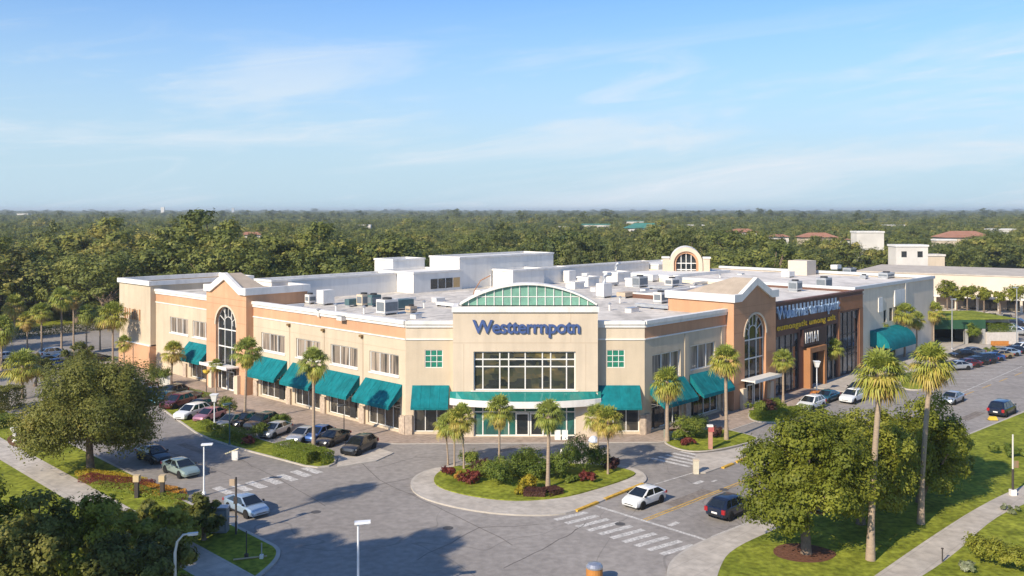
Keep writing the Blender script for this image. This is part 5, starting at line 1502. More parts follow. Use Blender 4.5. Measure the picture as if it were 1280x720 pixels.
# shrubs, hedges and flowers ------------------------------------------------
def shrub(px, py, r, h, m, label, cat='shrub', seed=0, n=2200, size=.16, group=None, p=None, name='shrub', z=.1):
    rng = np.random.default_rng(500 + seed)
    p = p or G(px, py, z)
    lb = crown_lobes(rng, r, r, h / 2, 9, min(r, h / 2) * .6, -.6, .4)
    me = lobes_mesh(name, rng, lb, n, size, m, h * .5, sub=6)
    o = link(name, me, None, None, p)
    return tag(o, label, cat, group)
SH = [  # on the traffic island
    (622, 608, 1.5, 2.6, BUSHL, 'dark rounded shrub left of the yellow one on the traffic island'), (645, 598, 1.8, 2.7, BUSHL, 'large green shrub behind the yellow one on the traffic island'),
    (660, 592, 1.9, 2.4, BUSHL, 'broad shrub behind the pale straight palm on the island'), (700, 596, 1.7, 2.5, BUSHL, 'green shrub right of the pale straight palm on the island'),
    (720, 592, 1.6, 3.6, BUSHL, 'tallest shrub of the traffic island, right of its middle'), (742, 588, 1.4, 2.4, BUSHL, 'shrub at the foot of the palm pair on the island'),
    (674, 600, 1.5, 2.2, BUSHL, 'shrub directly behind the purple bed on the island'), (610, 597, 1.2, 1.8, BUSHL, 'small green shrub near the slim island palm'),
    (660, 614, .95, 1.7, YELLL, 'bright yellow shrub at the front of the traffic island'), (650, 619, .7, .9, YELLL, 'low golden clump just left of the yellow shrub'),
    (586, 605, 1.1, 1.3, REDL, 'red leaved shrub on the left lawn of the traffic island'), (603, 592, 1.0, 1.6, PURPL, 'dark purple shrub between island palms'),
    (575, 602, .6, 1.1, ORANL, 'small orange flowering clump beside the red leaved shrub'), (590, 585, 1.2, 1.8, BUSHL, 'blue green shrub behind the red leaved one'), (562, 596, .8, 1.1, REDL, 'reddish clump at the left tip of the island planting'),
    (735, 602, 1.3, .9, REDL, 'low red flowering bush on the right half of the island'), (712, 604, 1.0, .8, BUSHL, 'low dark green cushion left of the red flowering bush'),
    (765, 588, 1.2, 1.4, PURPL, 'dark low shrub at the right tip of the island planting'),
    # corner lawn
    (862, 550, 1.9, 3.0, BUSHL, 'large glossy shrub on the corner lawn between its two palms'), (874, 545, 1.3, 2.6, BUSHL, 'tall shrub behind the red and white post'), (848, 552, 1.0, 1.5, BUSHL, 'small shrub beside the left palm of the corner lawn'), (858, 556, 1.0, .9, REDL, 'reddish low plants in front of the corner lawn shrub'),
    (896, 547, .8, 1.4, PURPL, 'dark purple shrub right of the red and white post'),
    # beds right
    (944, 518, 1.5, 2.2, BUSHL, 'shrub at the left end of the bed before the right tower'), (957, 516, 1.2, 2.0, PURPL, 'purple shrub in the bed before the right tower'), (970, 514, 1.4, 1.8, BUSHL, 'green shrub right of the purple one in the bed before the right tower'),
    # left
    (199, 482, 2.0, 3.0, BUSHL, 'rounded shrub at the left end of the left facade'), (325, 548, 1.2, 1.8, BUSHL, 'grey green clipped shrub between black and silver cars'), (354, 536, 1.6, 1.9, BUSHL, 'clipped shrub behind the silver parked car'), (283, 518, 1.3, 2.4, BUSHL, 'dark shrub beside the mauve car'), (310, 556, .8, .9, REDL, 'small red leaved shrub on the hedge island'),
    (1240, 708, 2.1, 2.0, OLIVEL, 'large rounded bush at the lower right corner of the lawn'), (1272, 715, 1.9, 2.0, OLIVEL, 'second rounded bush at the lower right, nearest the photo edge'), (1208, 715, .7, .8, WHITEL, 'white flowering clump beside the path at the lower right'),
    (1262, 640, 1.1, .5, WHITEL, 'low white flowers scattered on the right lawn'), (1262, 570, 2.0, 1.2, BUSHL, 'low bush in the lawn near the right sign post'), (1205, 588, 1.2, .8, BUSHL, 'low clump on the lawn edge beyond the small oak'),
    (1015, 527, 1.2, 1.2, BUSHL, 'low shrub at the parking bed end beside the white car'),
    (1137, 478, 1.6, 1.5, BUSHL, 'round shrub in the far parking bed'), (1155, 472, 1.5, 1.4, BUSHL, 'grey green shrub in the far parking bed next to the round one'), (1175, 462, 1.6, 1.6, BUSHL, 'shrub at the far end of the far parking bed'),
    (1218, 430, 1.6, 5.0, HEDGEL, 'tall ivy clad post between the dark deck and the pale wall'), (1240, 441, 1.6, 1.2, BUSHL, 'shrub before the pale wall of the parking deck'), (1268, 440, 1.4, 1.1, BUSHL, 'small shrub at the end of the parked row'),
]
for i, (px, py, r, h, m, lb) in enumerate(SH): shrub(px, py, r, h, m, lb, seed=i, n=int(1500 + 900 * r * r), group='planted shrubs')
def hedge(name, pts, h, w, m, label, cat='hedge', n=5000, size=.14, seed=0, z=.1, group=None):
    """a clipped hedge along a line of points"""
    rng = np.random.default_rng(900 + seed)
    pts = [np.array(q, float) for q in pts]
    L = [np.linalg.norm(pts[i + 1] - pts[i]) for i in range(len(pts) - 1)]
    i = rng.choice(len(L), n, p=np.array(L) / sum(L)); u_ = rng.random((n, 1))
    A = np.array(pts)[i]; B = np.array(pts)[i + 1]; d = (B - A) / np.linalg.norm(B - A, axis=1, keepdims=True)
    nn = np.stack([-d[:, 1], d[:, 0], np.zeros(n)], 1)
    face = rng.random(n); s = rng.uniform(-1, 1, n); hh = rng.uniform(0, 1, n)
    top = face < .5
    bump = .12 * np.sin(u_[:, 0] * np.array(L)[i] * 2.3 + i) + rng.normal(size=n) * .05
    off = np.where(top, s, np.where(rng.random(n) < .5, -1, 1) * rng.uniform(.85, 1.03, n)); zz_ = np.where(top, 1 + bump * .6, hh)
    p = A + (B - A) * u_ + nn * (off * w / 2 * (1 + bump * .5))[:, None]; p[:, 2] = z + zz_ * h
    N_ = unit(rng, n) * .6 + nn * (np.where(top, 0, np.sign(off)))[:, None]; N_[:, 2] += top * 1.0
    me = leaf_mesh(name, p - p.mean(0) * np.array([1, 1, 0]), N_, size * rng.uniform(.6, 1.3, n), .5 + rng.normal(size=n) * .17, m, rng=rng)
    o = link(name, me, None, None, tuple(p.mean(0) * np.array([1, 1, 0])))
    return tag(o, label, cat, group)
hedge('hedge', P((352, 568), (395, 580), (412, 577)), 1.2, 2.3, HEDGEL, 'bright yellow green clipped hedge around the palm at the end of the parked row', n=12000, seed=1)
hedge('hedge', P((272, 545), (312, 556)), 1.1, 1.7, HEDGEL, 'bright clipped hedge near the square white lantern', n=6000, seed=2)
hedge('hedge', P((252, 535), (264, 540)), .8, 1.2, HEDGEL, 'short yellow green hedge left of the square white lantern', n=2500, seed=3)
hedge('hedge', P((938, 524), (978, 524), (1008, 515)), .8, 1.6, HEDGEL, 'low hedge edging the bed before the right tower', n=7000, seed=4)
hedge('hedge', P((-20, 520), (22, 508)), 2.6, 2.6, OAKL, 'tall dark hedge at the left edge of the photo', n=9000, seed=5, size=.2)
hedge('hedge', P((-25, 540), (20, 528)), 1.0, 2.4, BUSHL, 'low hedge in front of the tall dark one at the left edge', n=6000, seed=6)
hedge('flower_bed', P((100, 594), (140, 600), (178, 607)), .45, 1.3, YELLL, 'band of yellow flowers round the foot of the broad olive oak', 'flower bed', n=4500, seed=7, size=.12)
hedge('flower_bed', P((105, 602), (150, 608), (188, 612)), .55, 1.5, REDL, 'band of dark red plants in front of the yellow flowers', 'flower bed', n=4500, seed=8, size=.12)
hedge('flower_bed', P((170, 612), (205, 618), (226, 622)), .45, 1.6, ORANL, 'orange and yellow flowers between the tan capped posts', 'flower bed', n=4000, seed=9, size=.12)
hedge('flower_bed', P((655, 621), (682, 622), (700, 618)), .5, 1.2, PURPL, 'purple red bedding plants at the foot of the pale straight palm', 'flower bed', n=4500, seed=10, size=.12, z=.2)
hedge('hedge', [GG(8.6, -1, 0), GG(14.2, -1, 0)], 1.5, 2.2, HEDGEL, 'yellow green hedge planted on the pale wall of the parking deck', n=6000, seed=11, z=2.2)
hedge('hedge', P((215, 488), (262, 500)), .6, 1.5, BUSHL, 'low dark hedge along the pavement of the left facade', n=4000, seed=12)
hedge('hedge', P((60, 440), (150, 452)), .5, 1.5, BUSHL, 'low hedge strip in the far left car park', n=4000, seed=13)

hedge('hedge', P((-30, 428), (50, 419), (120, 412)), 1.6, 3.0, OAKL, 'dark hedge along the verge of the far left road', n=7000, seed=14, size=.24)
hedge('hedge', P((85, 458), (140, 463)), .7, 1.6, BUSHL, 'green hedge strip between far left cars and the end block', n=4000, seed=15)
hedge('flower_bed', P((120, 610), (165, 616), (200, 625), (230, 630)), .5, 1.2, HEDGEL, 'yellow green ground plants on the lawn side of the red bed', 'flower bed', n=4500, seed=16, size=.13)
# trees in front of the parade (lollipop crowns)
for i, (px, py, h, w, lb) in enumerate(((1184, 388, 8.0, 5.5, 'round street tree at the left end of the shop parade'), (1209, 391, 7.4, 5.2, 'round street tree before the parade, second from its left end'), (1230, 391, 6.4, 4.4, 'smallest round street tree before the parade'), (1270, 396, 8.0, 5.6, 'round street tree before the parade at the right edge'), (1250, 393, 5.6, 3.6, 'slim street tree before the parade between the smallest and the edge one'), (1196, 390, 5.4, 3.4, 'low street tree between the first two before the parade'))):
    p = G(px, py); rng = np.random.default_rng(200 + i)
    t = thing('street_tree', lb, 'tree', p, 0, 'street trees before the parade')
    lb_ = crown_lobes(rng, w / 2, w / 2, w / 2.3, 16, w * .2, -.9, .4)
    link('crown', lobes_mesh('street_tree_crown', rng, lb_, 3000, .4, OLIVEL, h - w / 2.3), None, t)
    m_ = MB(); m_.tube([(0, 0, -.1), (0, 0, h - w * .5)], [.2, .13], 8); m_.build('trunk', BARK, t)

# the forest ------------------------------------------------------------------
FP = []
def forest_proto(seed, kind):
    rng = np.random.default_rng(seed)
    if kind == 'pine':
        lb = [(np.array([rng.normal() * .7, rng.normal() * .7, z]), rng.uniform(.9, 1.7) * (1.25 - .05 * abs(z))) for z in np.linspace(-4.2, 5.5, 15)]
        zc, leaves, size = 9.5, 3600, .44
        cr = lobes_mesh('forest_crown', rng, lb, leaves, size, PINEL, zc, sub=5)
        mb = MB(); mb.tube([(0, 0, -.2), (.1, 0, 6), (0, .1, 13)], [.3, .22, .1], 7)
    else:
        rx = rng.uniform(3.9, 5.8); rz = rng.uniform(3.6, 5.2)
        lb = crown_lobes(rng, rx, rx * rng.uniform(.85, 1.15), rz, int(rng.integers(36, 46)), rx * .26, -.7, .72)
        zc, leaves, size = rz + 1.6, 6500, .38
        cr = lobes_mesh('forest_crown', rng, lb, leaves, size, FORL, zc, sub=5, tintv=.08, rnd=.36, shift=(-.26, -.12, 0, .08, .22, -.18)[seed % 6])
        mb = MB(); mb.tube([(0, 0, -.2), (0, 0, 1.5), (.2, .1, zc)], [.4, .3, .16], 7)
        for c, r in lb[:6]: mb.tube([(.1, .05, zc * .55), tuple(np.array(c) * .85 + np.array([0, 0, zc]))], [.16, .06], 5)
    tk = mb.mesh('forest_trunk', 60); tk.materials.append(BARK)
    return cr, tk
KIND = ['round'] * 6 + ['pine'] * 3
FP = [forest_proto(300 + i, k) for i, k in enumerate(KIND)]
TANF = math.tan(math.atan(640 / FPX)) * 1.04
def free(x, y):
    if y < 60 or abs(x) > y * TANF + 8: return False
    a, b = to_ab((x, y))
    if -14 < a < 118 and -12 < b < 97: return False          # the mall and its pavements
    if a <= -14 and y < 187 + .0 * x: return False
    if x < -20 and y < 190 - (x + 60) * .15: return False
    if a >= 118 and b < 42: return False                        # right car parks
    if x > 70 and y < 300: return False
    q = Vector((x, y, 0)) - FM0
    if -12 < q.dot(fd) < FL + 10 and -46 < q.dot(fn_) < 40: return False
    for c, w, dp in FARB:
        if abs(x - c.x * y / c.y) < w * .5 + 4 and c.y - 26 < y < c.y + dp + 4: return False
    return True
frs = np.random.default_rng(42)
cand = []
# near forest: jittered grid; candidates sorted by distance
for gx in np.arange(-520, 620, 8.8):
    for gy in np.arange(150, 900, 8.8):
        x, y = gx + frs.uniform(-3.3, 3.3), gy + frs.uniform(-3.3, 3.3)
        if free(x, y) and frs.random() < .95 and (y < 215 or mnoise.noise(Vector((x / 30, y / 48, 1.7))) > -.42): cand.append((math.hypot(x, y), x, y))
cand.sort()
def pick_kind(x, y):
    """stands of like trees: the kind follows a slow noise field"""
    if -8 < x < 52 and y < 262 and frs.random() < .85: return int(6 + frs.integers(0, 3))
    if frs.random() < .03: return int(6 + frs.integers(0, 3))
    f = mnoise.noise(Vector((x / 55, y / 75, 3.3))) * .5 + .5 + frs.normal() * .16
    return int(min(5, max(0, f * 6)))
def stand(x, y):
    """taller and lower stands"""
    return .72 + .75 * (mnoise.noise(Vector((x / 38, y / 60, 9.1))) * .5 + .5)
near, rest = cand[:285], cand[285:]
protos = {}
FLAB = {'round': {0: 'rounded broadleaf tree in the dense forest left of the mall', 1: 'rounded broadleaf tree in the dense forest right behind the mall roofs'},
        'pine': {0: 'slender pine standing in the dense forest left of the mall', 1: 'slender pine standing in the row of pines behind the mall roofs'}}
for (d, x, y) in near:
    k = pick_kind(x, y)
    s = frs.uniform(.75, 1.3) * stand(x, y) * (1.12 if x < -20 else 1) * (1.2 if math.hypot(x, y) < 265 else 1) if k < 6 else frs.uniform(1.0, 1.25)
    side = 0 if x < -15 else 1
    lab = FLAB[KIND[k]][side]
    grp = ('pines' if KIND[k] == 'pine' else 'broadleaf trees') + (' of the forest left of the mall' if side == 0 else ' of the forest behind the mall roofs')
    if k not in protos:
        t = thing('pine_tree' if KIND[k] == 'pine' else 'forest_tree', lab, 'tree', (x, y, 0), 0, grp)
        link('crown', FP[k][0], None, t); link('trunk', FP[k][1], None, t)
        protos[k] = t
    else:
        t = copy_tree(protos[k]); t['label'] = lab; t['group'] = grp
    t.location = (x, y, -.1); t.rotation_euler = (0, 0, frs.uniform(0, 6.28)); q = 1.32 if k < 6 else 1.0; t.scale = (s * q, s * q * frs.uniform(.85, 1.15), s * frs.uniform(.9, 1.15))
# beyond: one woodland, crowns of the same trees scattered over points
pts, rot, scl, kd = [], [], [], []
for (d, x, y) in rest:
    pts.append((x, y, -.2)); k = pick_kind(x, y); kd.append(k); s = frs.uniform(.75, 1.3) * stand(x, y) if k < 6 else frs.uniform(.8, 1.1); q = 1.32 if k < 6 else 1.0; scl.append((s * q, s * q, s * frs.uniform(.85, 1.15)))
r_ = 900.0
while r_ < 9000:
    step = 9.0 * (r_ / 850) ** .9
    wdt = r_ * TANF
    for x in np.arange(-wdt, wdt, step):
        xx, yy = x + frs.uniform(-.45, .45) * step, r_ + frs.uniform(-.5, .5) * step
        if not free(xx, yy): continue
        k = pick_kind(xx, yy); s = frs.uniform(.8, 1.25) * stand(xx / 4, yy / 4); q = step / 7.2
        pts.append((xx, yy, -.5)); kd.append(k); scl.append((s * q, s * q, s * (1 + (q - 1) * .06) * frs.uniform(.85, 1.2)))
    r_ += step
rot = frs.uniform(0, 6.28, len(pts))
print('woodland points', len(pts), 'near', len(near), 'dist', near[-1][0])
wm = bpy.data.meshes.new('woodland')
wm.vertices.add(len(pts)); wm.vertices.foreach_set('co', np.array(pts, np.float32).ravel())
a1 = wm.attributes.new('turn', 'FLOAT', 'POINT'); a1.data.foreach_set('value', rot.astype(np.float32))
a2 = wm.attributes.new('size', 'FLOAT_VECTOR', 'POINT'); a2.data.foreach_set('vector', np.array(scl, np.float32).ravel())
a3 = wm.attributes.new('sort', 'INT', 'POINT'); a3.data.foreach_set('value', np.array(kd, np.int32))
wood = bpy.data.objects.new('woodland', wm); COL.objects.link(wood)
tag(wood, 'dense green woodland stretching from behind the mall to the horizon', 'woodland', kind='stuff')
ng = bpy.data.node_groups.new('scatter_trees', 'GeometryNodeTree')
ng.interface.new_socket('Geometry', in_out='INPUT', socket_type='NodeSocketGeometry')
ng.interface.new_socket('Geometry', in_out='OUTPUT', socket_type='NodeSocketGeometry')
gi, go_ = ng.nodes.new('NodeGroupInput'), ng.nodes.new('NodeGroupOutput')
jn = ng.nodes.new('GeometryNodeJoinGeometry')
def nattr(nm, ty):
    n = ng.nodes.new('GeometryNodeInputNamedAttribute'); n.data_type = ty; n.inputs['Name'].default_value = nm; return n.outputs['Attribute']
A_t, A_s, A_k = nattr('turn', 'FLOAT'), nattr('size', 'FLOAT_VECTOR'), nattr('sort', 'INT')
cb = ng.nodes.new('ShaderNodeCombineXYZ'); ng.links.new(A_t, cb.inputs[2])
for k in range(len(FP)):
    if k not in protos: continue
    oi = ng.nodes.new('GeometryNodeObjectInfo'); oi.transform_space = 'ORIGINAL'
    oi.inputs['Object'].default_value = [c for c in protos[k].children if c.name.startswith('crown')][0]
    oi.inputs['As Instance'].default_value = True
    cmp_ = ng.nodes.new('FunctionNodeCompare'); cmp_.data_type = 'INT'; cmp_.operation = 'EQUAL'
    ng.links.new(A_k, cmp_.inputs[2]); cmp_.inputs[3].default_value = k
    ip = ng.nodes.new('GeometryNodeInstanceOnPoints')
    ng.links.new(gi.outputs[0], ip.inputs['Points']); ng.links.new(cmp_.outputs[0], ip.inputs['Selection'])
    ng.links.new(oi.outputs['Geometry'], ip.inputs['Instance']); ng.links.new(cb.outputs[0], ip.inputs['Rotation']); ng.links.new(A_s, ip.inputs['Scale'])
    ng.links.new(ip.outputs[0], jn.inputs[0])
ng.links.new(jn.outputs[0], go_.inputs[0])
md = wood.modifiers.new('scatter', 'NODES'); md.node_group = ng

# ---------------------------------------------------------------- vehicles
def paint(name, col, metal=.25, rough=.28):
    return mat('paint_' + name, col, rough, .05, 2, .5, metal, coat=.7)
PT = dict(white=paint('white', (.74, .74, .72), 0), silver=paint('silver', (.46, .48, .50), .5), grey=paint('grey', (.17, .18, .19), .4), black=paint('black', (.012, .013, .015), .1), navy=paint('navy', (.012, .019, .042), .15),
          blue=paint('blue', (.03, .09, .28), .3), paleblue=paint('pale_blue', (.34, .44, .55), .4), maroon=paint('maroon', (.11, .015, .018), .2), mauve=paint('mauve', (.36, .16, .20), .3), green=paint('green_silver', (.33, .42, .38), .4),
          teal=paint('teal', (.03, .13, .18), .3), gold=paint('gold', (.42, .30, .15), .4), red=paint('red', (.34, .02, .018), .1))
SPEC = {
    # profile: x, top z, half width ; cabin: windscreen base, roof front, roof rear, rear base (x); belt, roof
    'sedan': dict(L=4.75, W=1.84, H=1.46, prof=[(2.37, .52, .62), (2.25, .70, .80), (1.75, .82, .89), (1.15, .90, .92), (-1.2, .97, .92), (-1.75, 1.0, .90), (-2.2, .99, .84), (-2.37, .80, .70)], cab=(1.28, .30, -.95, -2.0), belt=.95, wx=(1.42, -1.36), wr=.33),
    'suv': dict(L=4.75, W=1.92, H=1.72, prof=[(2.37, .62, .68), (2.28, .88, .85), (1.75, 1.02, .93), (1.05, 1.10, .96), (-1.5, 1.14, .96), (-2.15, 1.14, .93), (-2.37, 1.02, .82)], cab=(1.30, .40, -1.62, -2.30), belt=1.08, wx=(1.45, -1.42), wr=.37),
    'hatch': dict(L=4.25, W=1.80, H=1.50, prof=[(2.12, .54, .62), (2.02, .74, .80), (1.55, .88, .88), (.95, .96, .90), (-1.3, 1.01, .90), (-1.95, 1.02, .86), (-2.12, .86, .76)], cab=(1.25, .28, -1.15, -2.04), belt=.96, wx=(1.28, -1.26), wr=.33),
    'van': dict(L=5.0, W=1.98, H=1.86, prof=[(2.5, .66, .70), (2.4, .92, .90), (1.95, 1.06, .97), (1.5, 1.12, .99), (-1.9, 1.16, .99), (-2.3, 1.16, .97), (-2.5, 1.0, .88)], cab=(1.80, .70, -1.95, -2.44), belt=1.10, wx=(1.55, -1.5), wr=.35),
    'pickup': dict(L=5.5, W=1.98, H=1.82, prof=[(2.75, .68, .72), (2.66, .95, .90), (2.1, 1.06, .97), (1.25, 1.12, .99), (-.75, 1.14, .99), (-.80, 1.10, .99), (-2.6, 1.10, .98), (-2.75, 1.05, .92)], cab=(1.28, .65, -.30, -.72), belt=1.10, wx=(1.75, -1.72), wr=.39),
}
CAR = {}
def car_meshes(kind):
    if kind in CAR: return CAR[kind]
    s = SPEC[kind]; out = []
    # body: lofted sections
    mb = MB(); zb = .24 if kind in ('sedan', 'hatch') else .32
    rings = []
    for i, (x, zt, hw) in enumerate(s['prof']):
        b_ = zb + (.10 if i in (0, len(s['prof']) - 1) else 0)
        sec = [(hw * .90, b_), (hw * .985, b_ + .12), (hw, (b_ + zt) * .52), (hw * .985, zt - .10), (hw * .90, zt - .015), (hw * .45, zt + .02)]
        rings.append([(x, y, z) for y, z in sec] + [(x, -y, z) for y, z in reversed(sec)])
    n = len(rings[0]); base = 0
    for r in rings: mb.v.extend(r)
    for i in range(len(rings) - 1):
        for j in range(n):
            mb.f.append((i * n + j, i * n + (j + 1) % n, (i + 1) * n + (j + 1) % n, (i + 1) * n + j)); mb.m.append(0)
    mb.f.append(tuple(range(n))); mb.m.append(0)
    mb.f.append(tuple((len(rings) - 1) * n + j for j in range(n))); mb.m.append(0)
    # cabin of body colour; glass goes on it slightly proud
    xb0, xt0, xt1, xb1 = s['cab']; zl, H_ = s['belt'] - .02, s['H']; hb = s['W'] / 2 * .93; ht = hb * .76
    B_ = [(xb0, -hb), (xb0, hb), (xb1, hb), (xb1, -hb)]; T_ = [(xt0, -ht), (xt0, ht), (xt1, ht), (xt1, -ht)]
    bb = [Vector((x, y, zl)) for x, y in B_]; tt = [Vector((x, y, H_ - (.075 if k < 2 else .095))) for k, (x, y) in enumerate(T_)]
    for k in range(4):
        mb.poly([bb[k], bb[(k + 1) % 4], tt[(k + 1) % 4], tt[k]])
    # roof: a crowned skin of five stations
    NS = 5; sk = []
    for k in range(NS + 1):
        u_ = k / NS; x = xt0 + (xt1 - xt0) * u_; zr = tt[0].z + (tt[2].z - tt[0].z) * u_; cr = .085 * math.sin(math.pi * (.12 + .76 * u_))
        sk.append([Vector((x, -ht, zr)), Vector((x, -ht * .8, zr + cr * .75)), Vector((x, -ht * .3, zr + cr)), Vector((x, ht * .3, zr + cr)), Vector((x, ht * .8, zr + cr * .75)), Vector((x, ht, zr))])
    for k in range(NS):
        for q in range(5): mb.poly([sk[k][q], sk[k][q + 1], sk[k + 1][q + 1], sk[k + 1][q]])
    mb.poly(sk[0]); mb.poly(sk[-1])
    if kind == 'pickup':      # open bed: dark floor sunk between the walls is shown by a recessed dark panel with raised rails
        mb.box(-2.55, -.86, -.78, .78, 1.115, 1.135, 1)
        for y in (-.90, .84): mb.box(-2.62, -.84, y, y + .06, 1.10, 1.17, 0)
        mb.box(-2.68, -2.60, -.84, .84, 1.10, 1.17, 0)
    # black sills, arches and grille
    W2 = s['W'] / 2
    for x in s['wx']:
        for sg in (-1, 1):
            mb.lathe([(s['wr'] + .075, 0), (s['wr'] + .075, .02), (s['wr'] - .02, .025)], x, sg * (W2 * 1.0) - (.02 if sg > 0 else 0.005), 18, 1, 'y', s['wr'])
    for sg in (-1, 1):
        y0, y1 = sorted((sg * W2 * .93, sg * W2 * 1.0)); mb.box(s['wx'][1] + s['wr'] + .1, s['wx'][0] - s['wr'] - .1, y0, y1, zb - .06, zb + .10, 1)
    xf = s['prof'][0][0]; zf = s['prof'][0][1]
    mb.box(xf - .05, xf + .03, -.42, .42, zb + .18, zf - .06, 1)
    mb.box(-xf - .03, -xf + .05, -.6, .6, zb + .10, zb + .26, 1)
    body = mb.mesh('car_body', 38)
    bm = bmesh.new(); bm.from_mesh(body); bmesh.ops.remove_doubles(bm, verts=bm.verts, dist=.0005); bmesh.ops.recalc_face_normals(bm, faces=bm.faces); bm.to_mesh(body); bm.free()
    body.materials.append(None); body.materials.append(BLACK)
    out.append(('body', body, None))
    def face(q, e0, e1, off=.012):
        """inset quad, slightly proud: q = 4 corners (bl, br, tr, tl); e0 side inset, e1 top/bottom inset"""
        bl, br, tr, tl = q
        def at(u_, v_): return bl.lerp(br, u_).lerp(tl.lerp(tr, u_), v_)
        nn = (br - bl).cross(tl - bl).normalized()
        c = (bl + br + tr + tl) / 4
        if nn.dot(c - Vector((0, 0, .8))) < 0: nn = -nn
        return [at(e0, e1) + nn * off, at(1 - e0, e1) + nn * off, at(1 - e0, 1 - e1) + nn * off, at(e0, 1 - e1) + nn * off], at, nn
    q, _, _ = face([bb[0], bb[1], tt[1], tt[0]], .045, .03)
    m_ = MB(); m_.poly(q); out.append(('windshield', m_.mesh('windshield'), CARGLASS))
    q, _, _ = face([bb[2], bb[3], tt[3], tt[2]], .08, .10)
    m_ = MB(); m_.poly(q); out.append(('rear_window', m_.mesh('rear_window'), CARGLASS))
    for side in (1, 3):
        bl, br, tr, tl = bb[side], bb[(side + 1) % 4], tt[(side + 1) % 4], tt[side]
        q, at, nn = face([bl, br, tr, tl], .05, .10)
        m_ = MB()
        cuts = [.06, .50, .93] if kind in ('sedan', 'pickup') else ([.06, .40, .71, .95] if kind != 'hatch' else [.06, .48, .94])
        for a, b in zip(cuts[:-1], cuts[1:]):
            g_ = .02
            if side == 3: a, b = 1 - b, 1 - a
            m_.poly([at(a + g_, .05) + nn * .012, at(b - g_, .05) + nn * .012, at(b - g_, .93) + nn * .012, at(a + g_, .93) + nn * .012])
        out.append(('side_window', m_.mesh('side_window'), CARGLASS))
    for sg in (-1, 1):
        m_ = MB(); x1 = s['prof'][1][0]; z1 = s['prof'][1][1]; hw = s['prof'][1][2]
        m_.hexa([(xf - .14, sg * hw * .62, z1 - .20), (x1 - .28, sg * (hw + .035), z1 - .14), (x1 - .30, sg * (hw - .02), z1 - .03), (xf - .18, sg * hw * .60, z1 - .06),
                 (xf - .02, sg * hw * .62, z1 - .20), (x1 - .20, sg * (hw + .06), z1 - .14), (x1 - .24, sg * (hw + .02), z1 - .015), (xf - .08, sg * hw * .60, z1 - .03)])
        out.append(('headlight', m_.mesh('headlight'), LAMPG))
        m_ = MB(); hw = s['prof'][-2][2]; zt = s['prof'][-2][1]; xr = s['prof'][-1][0]
        tall = .18 if kind in ('sedan', 'hatch') else .34
        y0, y1 = sorted((sg * hw * .70, sg * hw * 1.02)); m_.box(xr - .02, xr + .16, y0, y1, zt - .12 - tall, zt - .10)
        out.append(('taillight', m_.mesh('taillight'), TAILR))
        m_ = MB(); y0, y1 = sorted((sg * (W2 * .97), sg * (W2 * 1.10))); m_.box(xb0 - .32, xb0 - .14, y0, y1, zl + .02, zl + .16); out.append(('mirror', m_.mesh('mirror'), BLACK))
    m_ = MB(); m_.box(-xf - .045, -xf - .03, -.26, .26, .62, .76); out.append(('license_plate', m_.mesh('license_plate'), WHITE))
    tm = MB(); r = s['wr']; tm.lathe([(r * .62, -.02), (r * .96, -.02), (r, .02), (r, .18), (r * .96, .21), (r * .62, .21)], 0, 0, 20, 0, 'y'); tyre = tm.mesh('wheel', 40)
    rm = MB(); rm.lathe([(r * .64, 0), (r * .60, .03), (r * .15, .045)], 0, 0, 16, 0, 'y'); rm.lathe([(r * .64, .19), (r * .60, .16), (r * .15, .145)], 0, 0, 16, 0, 'y'); rim = rm.mesh('rim', 40)
    tyre.materials.append(RUBBER); rim.materials.append(ALLOY)
    for nm, me, m in out:
        if m is not None: me.materials.append(m)
    # one joined mesh for copies too small to show their parts
    CAR[kind] = (out, tyre, rim, s)
    return CAR[kind]
FARM = {}
def far_mesh(kind):
    if kind in FARM: return FARM[kind]
    out, tyre, rim, s = car_meshes(kind)
    mats = [None, BLACK, CARGLASS, LAMPG, TAILR, WHITE, RUBBER, ALLOY]
    mb = MB()
    def add(me, off, fl=None):
        i = len(mb.v)
        mb.v.extend([tuple(v.co + off) for v in me.vertices])
        for p in me.polygons:
            mb.f.append(tuple(i + v for v in p.vertices)); mm = me.materials[p.material_index]
            mb.m.append(0 if mm is None else mats.index(mm))
    for nm, me, m in out: add(me, Vector((0, 0, 0)))
    for x in s['wx']:
        for y in (s['W'] / 2 - .17, -s['W'] / 2 - .02):
            add(tyre, Vector((x, y, s['wr']))); add(rim, Vector((x, y, s['wr'])))
    me = mb.mesh('parked_car', 38)
    for m in mats: me.materials.append(m)
    FARM[kind] = me
    return me
def car(px, py, head, kind, col, label, group=None, far=False, z=.005, cat=None):
    p = Vector((px[0], px[1], 0)) if isinstance(px, Vector) else G(px, py)
    p.z = z; rz = math.atan2(head[1], head[0])
    nm = {'sedan': 'sedan_car', 'suv': 'suv', 'hatch': 'hatchback_car', 'van': 'minivan', 'pickup': 'pickup_truck'}[kind]
    ct = {'sedan': 'car', 'suv': 'car', 'hatch': 'car', 'van': 'minivan', 'pickup': 'pickup truck'}[kind]
    if far:
        o = bpy.data.objects.new('parked_car', far_mesh(kind)); COL.objects.link(o)
        o.material_slots[0].link = 'OBJECT'; o.material_slots[0].material = PT[col]
        o.location = p; o.rotation_euler = (0, 0, rz)
        return tag(o, label, 'car', group)
    out, tyre, rim, s = car_meshes(kind)
    t = thing(nm, label, ct, p, rz, group)
    for n_, me, m in out:
        o = link(n_, me, None, t)
        if n_ == 'body': o.material_slots[0].link = 'OBJECT'; o.material_slots[0].material = PT[col]
    for x in s['wx']:
        for sg in (1, -1):
            w_ = link('wheel', tyre, None, t, (x, (s['W'] / 2 - .17) if sg > 0 else (-s['W'] / 2 - .02), s['wr']))
            link('rim', rim, None, w_)
    return t
